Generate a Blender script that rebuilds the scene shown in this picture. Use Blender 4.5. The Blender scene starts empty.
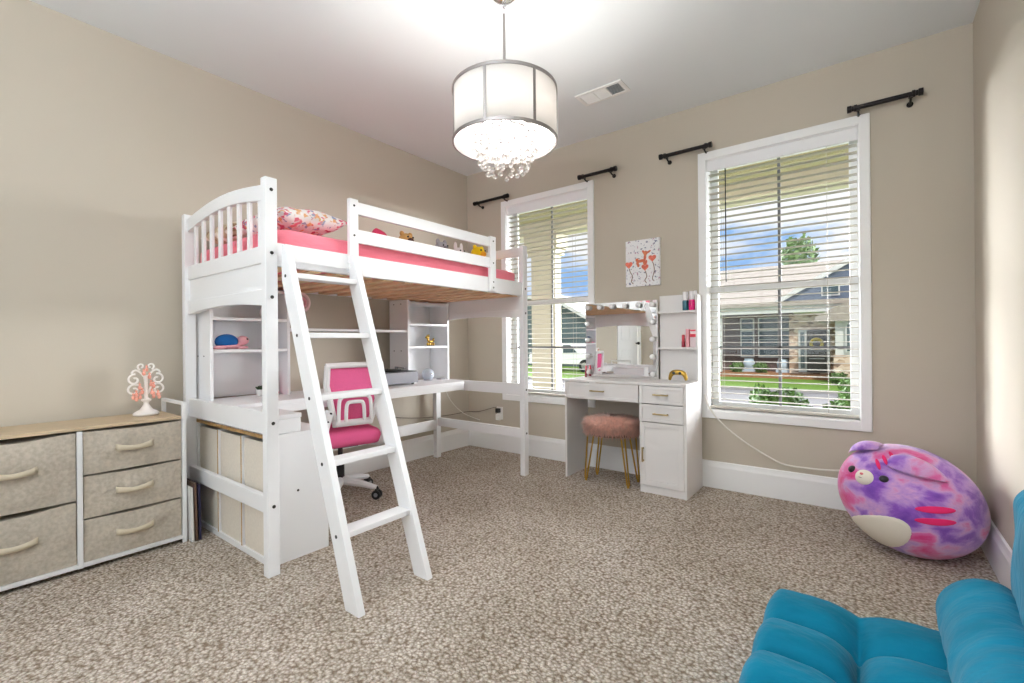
import bpy, bmesh, math, random
from mathutils import Vector, Matrix
random.seed(7)
PI = math.pi
C = bpy.context.scene.collection

# ------------------------------------------------------------------ helpers
def lin(c):
    c /= 255.0
    return c / 12.92 if c <= 0.04045 else ((c + 0.055) / 1.055) ** 2.4
def S(r, g, b): return (lin(r), lin(g), lin(b), 1.0)

def mat(name, col, rough=0.5, metal=0.0, var=None, bump=None, col2=None, stretch=None, spec=0.5, emit=None, coat=0, sheen=0):
    m = bpy.data.materials.new(name); m.use_nodes = True
    nt = m.node_tree; b = nt.nodes['Principled BSDF']
    b.inputs['Base Color'].default_value = col
    b.inputs['Roughness'].default_value = rough
    b.inputs['Metallic'].default_value = metal
    b.inputs['Specular IOR Level'].default_value = spec
    if coat: b.inputs['Coat Weight'].default_value = coat
    if sheen:
        b.inputs['Sheen Weight'].default_value = sheen
        b.inputs['Sheen Roughness'].default_value = 0.4
    if emit:
        b.inputs['Emission Color'].default_value = emit[0]; b.inputs['Emission Strength'].default_value = emit[1]
    if var or bump:
        tc = nt.nodes.new('ShaderNodeTexCoord'); mp = nt.nodes.new('ShaderNodeMapping')
        nt.links.new(tc.outputs['Object'], mp.inputs['Vector'])
        if stretch: mp.inputs['Scale'].default_value = stretch
    if var:
        n = nt.nodes.new('ShaderNodeTexNoise'); n.inputs['Scale'].default_value = var[0]; n.inputs['Detail'].default_value = 4
        nt.links.new(mp.outputs['Vector'], n.inputs['Vector'])
        r = nt.nodes.new('ShaderNodeValToRGB')
        d = col2 or tuple(x * (1 - var[1]) for x in col[:3]) + (1,)
        r.color_ramp.elements[0].position = 0.35; r.color_ramp.elements[1].position = 0.65
        r.color_ramp.elements[0].color = d; r.color_ramp.elements[1].color = col
        nt.links.new(n.outputs['Fac'], r.inputs['Fac']); nt.links.new(r.outputs['Color'], b.inputs['Base Color'])
    if bump:
        n2 = nt.nodes.new('ShaderNodeTexNoise'); n2.inputs['Scale'].default_value = bump[0]; n2.inputs['Detail'].default_value = 3
        nt.links.new(mp.outputs['Vector'], n2.inputs['Vector'])
        bp = nt.nodes.new('ShaderNodeBump'); bp.inputs['Strength'].default_value = bump[1]; bp.inputs['Distance'].default_value = bump[2]
        nt.links.new(n2.outputs['Fac'], bp.inputs['Height']); nt.links.new(bp.outputs['Normal'], b.inputs['Normal'])
    return m

def topof(o):
    while o.parent: o = o.parent
    return o
def obj(name, bm, m=None, root=None, bevel=0, smooth=False, sub=0, mods=(), mats=None, loc=None):
    bmesh.ops.recalc_face_normals(bm, faces=bm.faces)
    me = bpy.data.meshes.new(name)
    off = Vector(topof(root).location) if root else (Vector(loc) if loc else None)
    if off is None:
        lo = [min(v.co[i] for v in bm.verts) for i in range(3)]; hi = [max(v.co[i] for v in bm.verts) for i in range(3)]
        off = Vector(((lo[0] + hi[0]) / 2, (lo[1] + hi[1]) / 2, lo[2]))
    bm.transform(Matrix.Translation(-off))
    bm.to_mesh(me); bm.free()
    for x in (mats or [m]): me.materials.append(x)
    if smooth:
        for p in me.polygons: p.use_smooth = True
        if smooth != 'all': me.set_sharp_from_angle(angle=math.radians(smooth if smooth is not True else 40))
    o = bpy.data.objects.new(name, me); C.objects.link(o)
    if root: o.parent = root
    else: o.location = off
    if bevel:
        b = o.modifiers.new('bevel', 'BEVEL'); b.width = bevel; b.segments = 2; b.limit_method = 'ANGLE'; b.angle_limit = 0.6
    if sub:
        s = o.modifiers.new('sub', 'SUBSURF'); s.levels = sub; s.render_levels = sub
    return o
def thing(name, label, cat, loc=(0, 0, 0), group=None):
    o = bpy.data.objects.new(name, None); C.objects.link(o); o.empty_display_size = 0.1
    o.location = loc; o['label'] = label; o['category'] = cat
    if group: o['group'] = group
    return o
def tag(o, label, cat, group=None):
    o['label'] = label; o['category'] = cat
    if group: o['group'] = group
    return o
def struct(o, label=None, cat=None):
    o['kind'] = 'structure'
    if label: o['label'] = label; o['category'] = cat
    return o
def kids(o): return [c for c in bpy.data.objects if c.parent == o]
def copy_tree(o, parent=None):
    c = o.copy(); C.objects.link(c)
    if parent: c.parent = parent
    for k in kids(o): copy_tree(k, c)
    return c

def B(): return bmesh.new()
def box(bm, x0, x1, y0, y1, z0, z1, mi=0, M=None):
    vs = [bm.verts.new((x, y, z)) for z in (z0, z1) for y in (y0, y1) for x in (x0, x1)]
    for f in ((0, 2, 3, 1), (4, 5, 7, 6), (0, 1, 5, 4), (2, 6, 7, 3), (0, 4, 6, 2), (1, 3, 7, 5)):
        bm.faces.new([vs[i] for i in f]).material_index = mi
    if M is not None: bmesh.ops.transform(bm, matrix=M, verts=vs)
    return bm
def bx(*a): return box(B(), *a)
def frame_of(d):
    d = d.normalized(); up = Vector((0, 0, 1)) if abs(d.z) < 0.95 else Vector((1, 0, 0))
    a = d.cross(up).normalized(); return a, d.cross(a).normalized()
def tube(bm, pts, r, n=8, cap=True, closed=False, mi=0):
    pts = [Vector(p) for p in pts]; rs = r if isinstance(r, (list, tuple)) else [r] * len(pts)
    rings = []; a = None
    N = len(pts)
    for i, p in enumerate(pts):
        if closed: d = pts[(i + 1) % N] - pts[i - 1]
        else: d = pts[min(i + 1, N - 1)] - pts[max(i - 1, 0)]
        d.normalize()
        if a is None: a, b = frame_of(d)
        else:
            a = (a - d * a.dot(d)).normalized(); b = d.cross(a)
        rings.append([bm.verts.new(p + (a * math.cos(2 * PI * k / n) + b * math.sin(2 * PI * k / n)) * rs[i]) for k in range(n)])
    for i in range(N if closed else N - 1):
        A, D = rings[i], rings[(i + 1) % N]
        for k in range(n): bm.faces.new((A[k], A[(k + 1) % n], D[(k + 1) % n], D[k])).material_index = mi
    if cap and not closed:
        bm.faces.new(rings[0][::-1]).material_index = mi; bm.faces.new(rings[-1]).material_index = mi
    return bm
def cyl(bm, p0, p1, r, r1=None, n=16, mi=0): return tube(bm, [p0, p1], [r, r if r1 is None else r1], n, mi=mi)
def ball(bm, c, r, u=16, v=10, M=None, mi=0):
    if not isinstance(r, (list, tuple)): r = (r, r, r)
    T = Matrix.Translation(c) @ (M or Matrix()) @ Matrix.Diagonal((*r, 1))
    g = bmesh.ops.create_uvsphere(bm, u_segments=u, v_segments=v, radius=1, matrix=T)
    for x in g['verts']:
        for f in x.link_faces: f.material_index = mi
    return bm
def prism(bm, pts, axis, a0, a1, mi=0):
    def P(p, a): return {'x': (a, p[0], p[1]), 'y': (p[0], a, p[1]), 'z': (p[0], p[1], a)}[axis]
    A = [bm.verts.new(P(p, a0)) for p in pts]; D = [bm.verts.new(P(p, a1)) for p in pts]
    n = len(pts)
    bm.faces.new(A).material_index = mi; bm.faces.new(D[::-1]).material_index = mi
    for i in range(n): bm.faces.new((A[i], D[i], D[(i + 1) % n], A[(i + 1) % n])).material_index = mi
    return bm
def lathe(bm, prof, c=(0, 0, 0), n=24, mi=0, cap=True):
    rings = [[bm.verts.new((c[0] + r * math.cos(2 * PI * k / n), c[1] + r * math.sin(2 * PI * k / n), c[2] + z)) for k in range(n)] for r, z in prof]
    for A, D in zip(rings, rings[1:]):
        for k in range(n): bm.faces.new((A[k], A[(k + 1) % n], D[(k + 1) % n], D[k])).material_index = mi
    if cap:
        bm.faces.new(rings[0][::-1]).material_index = mi; bm.faces.new(rings[-1]).material_index = mi
    return bm
def bez(p0, p1, p2, p3, n=12):
    p0, p1, p2, p3 = map(Vector, (p0, p1, p2, p3)); out = []
    for i in range(n + 1):
        t = i / n; s = 1 - t
        out.append(p0 * s**3 + p1 * 3 * s * s * t + p2 * 3 * s * t * t + p3 * t**3)
    return out
def smoothpts(pts, n=6):
    pts = [Vector(p) for p in pts]; out = []
    P = [pts[0]] + pts + [pts[-1]]
    for i in range(1, len(P) - 2):
        a, b, c, d = P[i - 1:i + 3]
        for k in range(n):
            t = k / n
            out.append(0.5 * ((2 * b) + (c - a) * t + (2 * a - 5 * b + 4 * c - d) * t * t + (3 * b - a - 3 * c + d) * t**3))
    out.append(pts[-1]); return out
def grid(bm, fn, nu, nv, mi=0, wrap_u=False):
    V = [[bm.verts.new(fn(i / nu, j / nv)) for j in range(nv + 1)] for i in range(nu if wrap_u else nu + 1)]
    for i in range(nu):
        for j in range(nv):
            q = (V[i][j], V[(i + 1) % len(V)][j], V[(i + 1) % len(V)][j + 1], V[i][j + 1])
            bm.faces.new(q).material_index = mi
    return V

# ------------------------------------------------------------------ materials
WHITE = mat('white_paint', S(236, 236, 238), 0.45)
TRIM = mat('trim_paint', S(240, 240, 240), 0.4)
WALL = mat('beige_wall_paint', S(191, 182, 168), 0.85, bump=(90, 0.08, 0.003), spec=0.2)
CEIL = mat('ceiling_paint', S(227, 231, 233), 0.95, bump=(120, 0.1, 0.003), spec=0.1)
BOLT = mat('dark_bolt_metal', S(60, 58, 56), 0.4, 0.6)
PINE = mat('pine_slat_wood', S(242, 208, 164), 0.6, var=(6, .25), stretch=(2, 30, 30))
SHEET = mat('pink_sheet', S(242, 132, 150), 0.9, bump=(7, .5, .04), stretch=(1, .6, 2.5), sheen=.2)
OAK = mat('light_oak_board', S(200, 178, 148), 0.55, var=(5, .22), stretch=(30, 2, 30))
CHIP = mat('chipboard_edge', S(190, 152, 100), 0.7, var=(90, .3))
LINEN = mat('beige_linen', S(188, 178, 164), 0.95, var=(60, .20), bump=(11, .5, .03), sheen=.1)
STRAP = mat('cream_strap', S(204, 192, 170), 0.9, bump=(60, .2, .004))
BINF = mat('cream_bin_fabric', S(222, 214, 202), 0.95, var=(80, .06), bump=(160, .1, .002))
PMETAL = mat('white_metal', S(232, 232, 234), 0.35)
BLACK = mat('black_plastic', S(22, 22, 24), 0.4)
BRONZE = mat('dark_bronze_metal', S(38, 34, 34), 0.38, 0.7)
VAN = mat('vanity_white', S(226, 223, 222), 0.4)
GOLD = mat('gold_metal', S(196, 158, 74), 0.3, 1.0)
BRASSH = mat('brushed_brass', S(192, 172, 128), 0.35, 1.0)
CHROME = mat('chrome_metal', S(225, 222, 225), 0.08, 1.0)
SILVER = mat('satin_grey_metal', S(160, 154, 152), 0.35, 0.85)
PINKM = mat('pink_mesh_fabric', S(236, 104, 156), 0.9, var=(220, .15), bump=(300, .3, .002))
PINKS = mat('pink_seat_fabric', S(232, 98, 150), 0.95, bump=(120, .2, .003))
GREYP = mat('grey_plastic', S(150, 150, 158), 0.4)
MIRROR = mat('mirror_silver', (.86, .87, .87, 1), 0.01, 1.0)
BULB = mat('frosted_bulb', S(244, 244, 244), 0.25, coat=.3)
TEAL = mat('teal_velvet', S(4, 118, 148), 0.8, var=(5, .25), bump=(13, .45, .014), stretch=(1, 2.2, 1), spec=.15, sheen=.1)
PLASTW = mat('white_plastic', S(236, 236, 234), 0.35)
DCORD = mat('dark_cord_rubber', S(84, 74, 66), 0.6)
WCORD = mat('white_cord_rubber', S(226, 222, 214), 0.5)

def glass_mat(name='window_glass', tint=(1, 1, 1, 1), refl=0.015):
    m = bpy.data.materials.new(name); m.use_nodes = True; nt = m.node_tree; nt.nodes.clear()
    o = nt.nodes.new('ShaderNodeOutputMaterial'); t = nt.nodes.new('ShaderNodeBsdfTransparent'); g = nt.nodes.new('ShaderNodeBsdfGlossy')
    t.inputs['Color'].default_value = tint; g.inputs['Roughness'].default_value = 0.0
    x = nt.nodes.new('ShaderNodeMixShader'); x.inputs['Fac'].default_value = refl
    nt.links.new(t.outputs[0], x.inputs[1]); nt.links.new(g.outputs[0], x.inputs[2]); nt.links.new(x.outputs[0], o.inputs['Surface'])
    return m
GLASS = glass_mat()
def shade_mat():
    m = bpy.data.materials.new('shade_fabric'); m.use_nodes = True; nt = m.node_tree; nt.nodes.clear()
    o = nt.nodes.new('ShaderNodeOutputMaterial'); d = nt.nodes.new('ShaderNodeBsdfDiffuse'); t = nt.nodes.new('ShaderNodeBsdfTranslucent')
    d.inputs['Color'].default_value = (.82, .80, .79, 1); t.inputs['Color'].default_value = (.88, .85, .82, 1)
    x = nt.nodes.new('ShaderNodeMixShader'); x.inputs['Fac'].default_value = 0.42
    tc = nt.nodes.new('ShaderNodeTexCoord'); mp = nt.nodes.new('ShaderNodeMapping'); mp.inputs['Scale'].default_value = (1, 1, 0.03)
    n = nt.nodes.new('ShaderNodeTexNoise'); n.inputs['Scale'].default_value = 160
    bp = nt.nodes.new('ShaderNodeBump'); bp.inputs['Strength'].default_value = .25; bp.inputs['Distance'].default_value = .003
    nt.links.new(tc.outputs['Object'], mp.inputs[0]); nt.links.new(mp.outputs[0], n.inputs['Vector']); nt.links.new(n.outputs['Fac'], bp.inputs['Height'])
    nt.links.new(bp.outputs[0], d.inputs['Normal'])
    nt.links.new(d.outputs[0], x.inputs[1]); nt.links.new(t.outputs[0], x.inputs[2]); nt.links.new(x.outputs[0], o.inputs['Surface'])
    return m
SHADE = shade_mat()
def crystal_mat():
    m = bpy.data.materials.new('crystal_glass'); m.use_nodes = True; nt = m.node_tree; nt.nodes.clear()
    o = nt.nodes.new('ShaderNodeOutputMaterial'); g = nt.nodes.new('ShaderNodeBsdfGlass'); t = nt.nodes.new('ShaderNodeBsdfTransparent')
    g.inputs['IOR'].default_value = 1.5; g.inputs['Roughness'].default_value = 0.0
    x = nt.nodes.new('ShaderNodeMixShader'); x.inputs['Fac'].default_value = 0.3
    nt.links.new(g.outputs[0], x.inputs[1]); nt.links.new(t.outputs[0], x.inputs[2]); nt.links.new(x.outputs[0], o.inputs['Surface'])
    return m
CRYSTAL = crystal_mat()
def carpet_mat():
    m = bpy.data.materials.new('beige_carpet'); m.use_nodes = True; nt = m.node_tree; b = nt.nodes['Principled BSDF']
    b.inputs['Roughness'].default_value = 1; b.inputs['Specular IOR Level'].default_value = 0.05
    tc = nt.nodes.new('ShaderNodeTexCoord')
    # warp so the tufts do not line up
    w = nt.nodes.new('ShaderNodeTexNoise'); w.inputs['Scale'].default_value = 60
    nt.links.new(tc.outputs['Object'], w.inputs['Vector'])
    ad = nt.nodes.new('ShaderNodeMixRGB'); ad.blend_type = 'ADD'; ad.inputs['Fac'].default_value = 0.016
    nt.links.new(tc.outputs['Object'], ad.inputs[1]); nt.links.new(w.outputs['Color'], ad.inputs[2])
    v = nt.nodes.new('ShaderNodeTexVoronoi'); v.inputs['Scale'].default_value = 78
    nt.links.new(ad.outputs[0], v.inputs['Vector'])
    r = nt.nodes.new('ShaderNodeValToRGB')
    r.color_ramp.elements[0].position = 0.12; r.color_ramp.elements[0].color = S(240, 232, 223)
    r.color_ramp.elements[1].position = 0.8; r.color_ramp.elements[1].color = S(148, 132, 116)
    nt.links.new(v.outputs['Distance'], r.inputs['Fac'])
    vr = nt.nodes.new('ShaderNodeSeparateColor'); nt.links.new(v.outputs['Color'], vr.inputs[0])
    r2 = nt.nodes.new('ShaderNodeValToRGB'); r2.color_ramp.elements[0].color = (.74, .71, .68, 1); r2.color_ramp.elements[1].color = (1, 1, 1, 1)
    nt.links.new(vr.outputs[0], r2.inputs['Fac'])
    mx = nt.nodes.new('ShaderNodeMixRGB'); mx.blend_type = 'MULTIPLY'; mx.inputs['Fac'].default_value = 1
    nt.links.new(r.outputs[0], mx.inputs[1]); nt.links.new(r2.outputs[0], mx.inputs[2])
    n = nt.nodes.new('ShaderNodeTexNoise'); n.inputs['Scale'].default_value = 2.5; n.inputs['Detail'].default_value = 5
    nt.links.new(tc.outputs['Object'], n.inputs['Vector'])
    r3 = nt.nodes.new('ShaderNodeValToRGB'); r3.color_ramp.elements[0].position = .35; r3.color_ramp.elements[1].position = .65
    r3.color_ramp.elements[0].color = (.86, .84, .81, 1); r3.color_ramp.elements[1].color = (1, 1, 1, 1)
    nt.links.new(n.outputs['Fac'], r3.inputs['Fac'])
    m2 = nt.nodes.new('ShaderNodeMixRGB'); m2.blend_type = 'MULTIPLY'; m2.inputs['Fac'].default_value = 1
    nt.links.new(mx.outputs[0], m2.inputs[1]); nt.links.new(r3.outputs[0], m2.inputs[2])
    nt.links.new(m2.outputs[0], b.inputs['Base Color'])
    iv = nt.nodes.new('ShaderNodeMath'); iv.operation = 'SUBTRACT'; iv.inputs[0].default_value = 1
    nt.links.new(v.outputs['Distance'], iv.inputs[1])
    bp = nt.nodes.new('ShaderNodeBump'); bp.inputs['Strength'].default_value = 0.9; bp.inputs['Distance'].default_value = 0.012
    nt.links.new(iv.outputs[0], bp.inputs['Height']); nt.links.new(bp.outputs[0], b.inputs['Normal'])
    return m
CARPET = carpet_mat()
def spots_mat(name, base, cols, scale, size=.35, rough=.9):
    """fabric or canvas printed with scattered coloured blotches"""
    m = bpy.data.materials.new(name); m.use_nodes = True; nt = m.node_tree; b = nt.nodes['Principled BSDF']
    b.inputs['Roughness'].default_value = rough
    tc = nt.nodes.new('ShaderNodeTexCoord'); cur = None
    for i, c in enumerate(cols):
        mp = nt.nodes.new('ShaderNodeMapping'); mp.inputs['Location'].default_value = (i * 3.7, i * 1.3, i * 2.1)
        nt.links.new(tc.outputs['Object'], mp.inputs[0])
        v = nt.nodes.new('ShaderNodeTexNoise'); v.inputs['Scale'].default_value = scale; v.inputs['Detail'].default_value = 1.5
        nt.links.new(mp.outputs[0], v.inputs['Vector'])
        r = nt.nodes.new('ShaderNodeValToRGB'); r.color_ramp.elements[0].position = 1 - size - .02; r.color_ramp.elements[1].position = 1 - size + .03
        nt.links.new(v.outputs['Fac'], r.inputs['Fac'])
        x = nt.nodes.new('ShaderNodeMixRGB'); x.inputs[1].default_value = base; x.inputs[2].default_value = c
        if cur: nt.links.new(cur, x.inputs[1])
        nt.links.new(r.outputs['Color'], x.inputs['Fac']); cur = x.outputs[0]
    nt.links.new(cur, b.inputs['Base Color'])
    return m
FLORAL = spots_mat('floral_pillow_fabric', S(240, 234, 232), [S(226, 120, 140), S(150, 160, 190), S(226, 170, 120), S(206, 90, 120)], 30, .385)
TANFL = spots_mat('tan_floral_fabric', S(206, 188, 158), [S(240, 234, 222), S(150, 120, 90)], 18, .42)

# ------------------------------------------------------------------ room shell
RX, RY, RB, H, T = 3.70, 3.50, -1.25, 2.74, 0.14
W = [(0.505, 1.385), (2.327, 3.207)]; WZ = (0.545, 2.335)   # window openings
struct(obj('floor', bx(-T, RX + T, RB - T, RY + T, -0.1, 0), CARPET, loc=(0, 0, 0)))
struct(obj('ceiling', bx(-T, RX + T, RB - T, RY + T, H, H + 0.15), CEIL, loc=(0, 0, 0)))
DY0, DY1, DZ = -1.1, -0.3, 2.03          # door in the left wall, behind the camera
b = B(); box(b, -T, 0, RB - T, DY0, 0, H); box(b, -T, 0, DY1, RY, 0, H); box(b, -T, 0, DY0, DY1, DZ, H)
struct(obj('wall_left', b, WALL, loc=(0, 0, 0)))
struct(obj('wall_right', bx(RX, RX + T, RB - T, RY + T, 0, H), WALL, loc=(0, 0, 0)))
b = B(); box(b, 0, .9, RB - T, RB, 0, H); box(b, 2.8, RX, RB - T, RB, 0, H); box(b, .9, 2.8, RB - T, RB, 0, .8); box(b, .9, 2.8, RB - T, RB, 2.3, H)
struct(obj('wall_rear', b, WALL, loc=(0, 0, 0)))
b = B(); xs = [-T, W[0][0], W[0][1], W[1][0], W[1][1], RX]
for i in (0, 2, 4): box(b, xs[i], xs[i + 1], RY, RY + T, 0, H)
for w in W: box(b, w[0], w[1], RY, RY + T, 0, WZ[0]); box(b, w[0], w[1], RY, RY + T, WZ[1], H)
struct(obj('wall_back', b, WALL, loc=(0, 0, 0)))
def baseboard(name, pts, axis, a0, a1):
    struct(obj(name, prism(B(), pts, axis, a0, a1), TRIM, bevel=.002))
pr = lambda s, o: [(o, 0), (o + s * .018, 0), (o + s * .018, .15), (o + s * .013, .165), (o + s * .009, .185), (o, .19)]
baseboard('baseboard_back', pr(-1, RY), 'x', 0.018, RX - .018)
baseboard('baseboard_left', pr(1, 0), 'y', DY1 + .09, RY)
baseboard('baseboard_right', pr(-1, RX), 'y', RB, RY)
# door behind the camera, seen only in the vanity mirror
d = struct(thing('door_1', 'white panelled door in the wall beyond the dresser', 'door', (0, DY0, 0)))
b = B(); box(b, -.05, -.012, DY0 + .02, DY1 - .02, 0.01, DZ - .02)
for (y0, y1, z0, z1) in [(DY0 + .12, DY0 + .36, .25, .9), (DY1 - .36, DY1 - .12, .25, .9), (DY0 + .12, DY0 + .36, 1.05, 1.85), (DY1 - .36, DY1 - .12, 1.05, 1.85)]:
    box(b, -.012, -.006, y0, y1, z0, z1)
obj('door_slab', b, TRIM, d, bevel=.004)
b = B(); box(b, -.02, .018, DY0 - .08, DY0 + .01, 0, DZ + .08); box(b, -.02, .018, DY1 - .01, DY1 + .08, 0, DZ + .08); box(b, -.02, .018, DY0 + .01, DY1 - .01, DZ - .01, DZ + .08)
obj('casing', b, TRIM, d, bevel=.003)
b = B(); ball(b, (.04, DY0 + .09, 1.0), .027); cyl(b, (-.01, DY0 + .09, 1.0), (.03, DY0 + .09, 1.0), .012); obj('knob', b, BRONZE, d, smooth=True)

# ------------------------------------------------------------------ windows and blinds
VINYL = mat('vinyl_window_frame', S(236, 238, 240), 0.35)
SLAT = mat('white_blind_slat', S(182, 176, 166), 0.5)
def window(n, x0, x1, blabel):
    z0, z1 = WZ; cx = (x0 + x1) / 2
    w = struct(thing('window_%d' % n, ('tall white-cased window behind the loft bed and vanity', 'tall white-cased window between the vanity and the plush toy')[n - 1], 'window', (cx, RY, z0)))
    b = B(); ow = .052
    for (a0, a1, c0, c1) in [(x0 - ow, x0 + .004, z0 - ow, z1 + ow), (x1 - .004, x1 + ow, z0 - ow, z1 + ow), (x0, x1, z1 - .004, z1 + ow), (x0, x1, z0 - ow, z0 + .004)]:
        box(b, a0, a1, RY - .02, RY + .002, c0, c1)
    obj('casing', b, TRIM, w, bevel=.005)
    b = B(); e = .008
    box(b, x0, x0 + e, RY, RY + T, z0, z1); box(b, x1 - e, x1, RY, RY + T, z0, z1); box(b, x0, x1, RY, RY + T, z1 - e, z1); box(b, x0, x1, RY - .012, RY + T, z0, z0 + .012)
    obj('jamb', b, TRIM, w)
    zm = 1.40; f = .055; ya, yb = RY + .085, RY + .13
    for (nm, c0, c1, yo) in (('upper_sash', zm - .012, z1 - e, .02), ('lower_sash', z0 + .012, zm + .03, 0)):
        b = B(); y0, y1 = ya + yo, ya + yo + .03
        box(b, x0 + e, x0 + f, y0, y1, c0, c1); box(b, x1 - f, x1 - e, y0, y1, c0, c1)
        box(b, x0 + f, x1 - f, y0, y1, c1 - .045, c1); box(b, x0 + f, x1 - f, y0, y1, c0, c0 + .045)
        s = obj(nm, b, VINYL, w, bevel=.003)
        b = B(); box(b, cx - .009, cx + .009, y0 + .012, y1 - .008, c0 + .045, c1 - .045)
        if nm == 'lower_sash': box(b, x0 + f, x1 - f, y0 + .012, y1 - .008, .985, 1.003)
        obj('muntin', b, mat('dark_muntin', S(110, 112, 116), .5), s)
        obj('pane', bx(x0 + f, x1 - f, y0 + .014, y0 + .018, c0 + .045, c1 - .045), GLASS, s)
    # the blind, open, hanging in the recess
    bl = thing('window_blind', blabel, 'blind', (cx, RY + .035, z1), 'white slatted window blinds')
    a0, a1 = x0 + .012, x1 - .012; yc = RY + .04
    b = B(); box(b, x0 + .009, x1 - .009, RY + .001, RY + .012, z1 - .085, z1 - .01); obj('valance', b, WHITE, bl, bevel=.003)
    obj('headrail', bx(a0, a1, RY + .015, RY + .06, z1 - .05, z1 - .009), SLAT, bl)
    b = B(); z = z1 - .105; zs = []
    while z > z0 + .06: zs.append(z); z -= .0445
    for z in zs:
        prism(b, [(yc - .025, z + .001), (yc, z + .0032), (yc + .025, z + .001), (yc + .025, z - .0015), (yc, z + .0007), (yc - .025, z - .0015)], 'x', a0, a1)
    obj('slat_panel', b, SLAT, bl)
    obj('bottom_rail', bx(a0, a1, yc - .024, yc + .024, z0 + .018, z0 + .034), SLAT, bl, bevel=.003)
    for fx in (.10, .82):
        b = B(); x = a0 + (a1 - a0) * fx
        for yy in (yc - .026, yc + .026): cyl(b, (x, yy, z0 + .03), (x, yy, z1 - .03), .0009, n=5)
        obj('ladder_cord', b, SLAT, bl)
    b = B(); cyl(b, (a0 + .115, yc - .034, z1 - .08), (a0 + .115, yc - .034, z1 - .88), .004, n=8); obj('tilt_wand', b, BLACK if n == 2 else SLAT, bl)
    return w
window(1, *W[0], 'open white slatted blind in the window behind the loft bed')
window(2, *W[1], 'open white slatted blind in the window beside the vanity shelves')

w3 = struct(thing('window_3', 'wide white window added behind the camera to let in fill light', 'window', (1.85, RB, .8)))  # invented opening, added so fill light can enter from behind
b = B()
for (a0, a1, c0, c1) in ((.84, .91, .74, 2.36), (2.79, 2.86, .74, 2.36), (.91, 2.79, 2.29, 2.36), (.91, 2.79, .74, .81)): box(b, a0, a1, RB - .1, RB + .018, c0, c1)
box(b, 1.83, 1.87, RB - .08, RB - .03, .81, 2.29); obj('casing', b, TRIM, w3, bevel=.004)
obj('pane', bx(.91, 2.79, RB - .06, RB - .055, .81, 2.29), GLASS, w3)

struct(obj('sun_blocker', bx(-T, RX + T, RB - 2.6, RB - T, 2.45, 2.62), TRIM))  # unseen overhang added to keep the sun out of the rear opening
# ------------------------------------------------------------------ curtain rod stubs
def rod(x0, x1, wall_end, label):
    z, y = 2.41, 3.425
    t = thing('curtain_rod', label, 'curtain rod', ((x0 + x1) / 2, RY, z), 'short dark curtain rods above the windows')
    b = B(); cyl(b, (x0 + .03, y, z), (x1 - .03, y, z), .0135); obj('rod', b, BRONZE, t, smooth=True)
    for xe, s in ((x0, 1), (x1, -1)):
        b = B(); lathe(b, [(.004, 0), (.020, .002), (.020, .022), (.015, .024), (.015, .034), (.019, .036), (.019, .05)], (0, 0, 0), 16)
        bmesh.ops.transform(b, matrix=Matrix.Translation((xe, y, z)) @ Matrix.Rotation(s * PI / 2, 4, 'Y'), verts=b.verts)
        obj('finial', b, BRONZE, t, smooth=True)
    for xb in (x0 + .055, x1 - .055):
        b = B(); tube(b, [(xb, RY - .006, z - .03), (xb, y + .03, z - .028), (xb, y + .004, z - .018)], .006); box(b, xb - .01, xb + .01, y - .013, y + .013, z - .019, z - .008)
        lathe(b, [(.016, 0), (.016, .006)], (0, 0, 0), 12)
        n = [v for v in b.verts][-24:]
        bmesh.ops.transform(b, matrix=Matrix.Translation((xb, RY - .007, z - .03)) @ Matrix.Rotation(-PI / 2, 4, 'X'), verts=n)
        obj('bracket', b, BRONZE, t, smooth=True)
rod(.16, .59, 0, 'dark bronze curtain rod stub near the corner, above the bed foot')
rod(1.33, 1.675, 0, 'dark bronze curtain rod stub above the canvas-side corner of the bed window')
rod(2.015, 2.39, 0, 'dark bronze curtain rod stub over the window corner directly above the vanity shelves')
rod(3.15, 3.495, 0, 'dark bronze curtain rod stub above the plush toy corner')

# ------------------------------------------------------------------ loft bed
bed = thing('loft_bed', 'white wooden loft bed with ladder, desk and shelves built in underneath', 'loft bed', (.6, 1.98, 0))
Xa, Xb, Ya, Yb = .084, 1.115, .980, 2.985
def bp(name, b, m=WHITE, bev=.003, root=None, **k): return obj(name, b, m, root or bed, bevel=bev, **k)
for (x0, x1) in ((Xa, Xa + .045), (Xb - .045, Xb)):
    for (y0, y1) in ((Ya, Ya + .055), (Yb - .055, Yb)):
        p = bp('post', bx(x0, x1, y0, y1, 0, 1.80), bev=.004)
        if x1 == Xb:
            for z in ((1.745, 1.46, 1.26, .69, .315) if y0 == Ya else (1.46, 1.27, .67, .33)):
                obj('bolt', cyl(B(), (x1 - .001, y0 + .028, z), (x1 + .0015, y0 + .028, z), .008, n=12), BOLT, p)
i0, i1 = Xa + .045, Xb - .045
def arch(z0e, z0m, z1e, z1m, n=20):
    up = [(i0 + (i1 - i0) * k / n, z1e + (z1m - z1e) * math.sin(PI * k / n)) for k in range(n + 1)]
    lo = [(i0 + (i1 - i0) * k / n, z0e + (z0m - z0e) * math.sin(PI * k / n)) for k in range(n + 1)]
    return up + lo[::-1]
hy0, hy1 = .995, 1.022
bp('headboard_arch', prism(B(), arch(1.70, 1.748, 1.774, 1.816), 'y', hy0, hy1), smooth=30)
for k in range(8):
    x = .222 + k * .1125
    bp('spindle', bx(x - .015, x + .015, hy0 + .006, hy1 - .006, 1.495, 1.755), bev=.002)
bp('headboard_rail', bx(i0, i1, hy0, hy1, 1.42, 1.50))
bp('headboard_panel', bx(i0, i1, hy0 + .010, hy1 - .006, 1.285, 1.425), bev=0)
bp('lower_headboard_rail', prism(B(), arch(1.222, 1.246, 1.30, 1.30), 'y', hy0, hy1), smooth=30)
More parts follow.
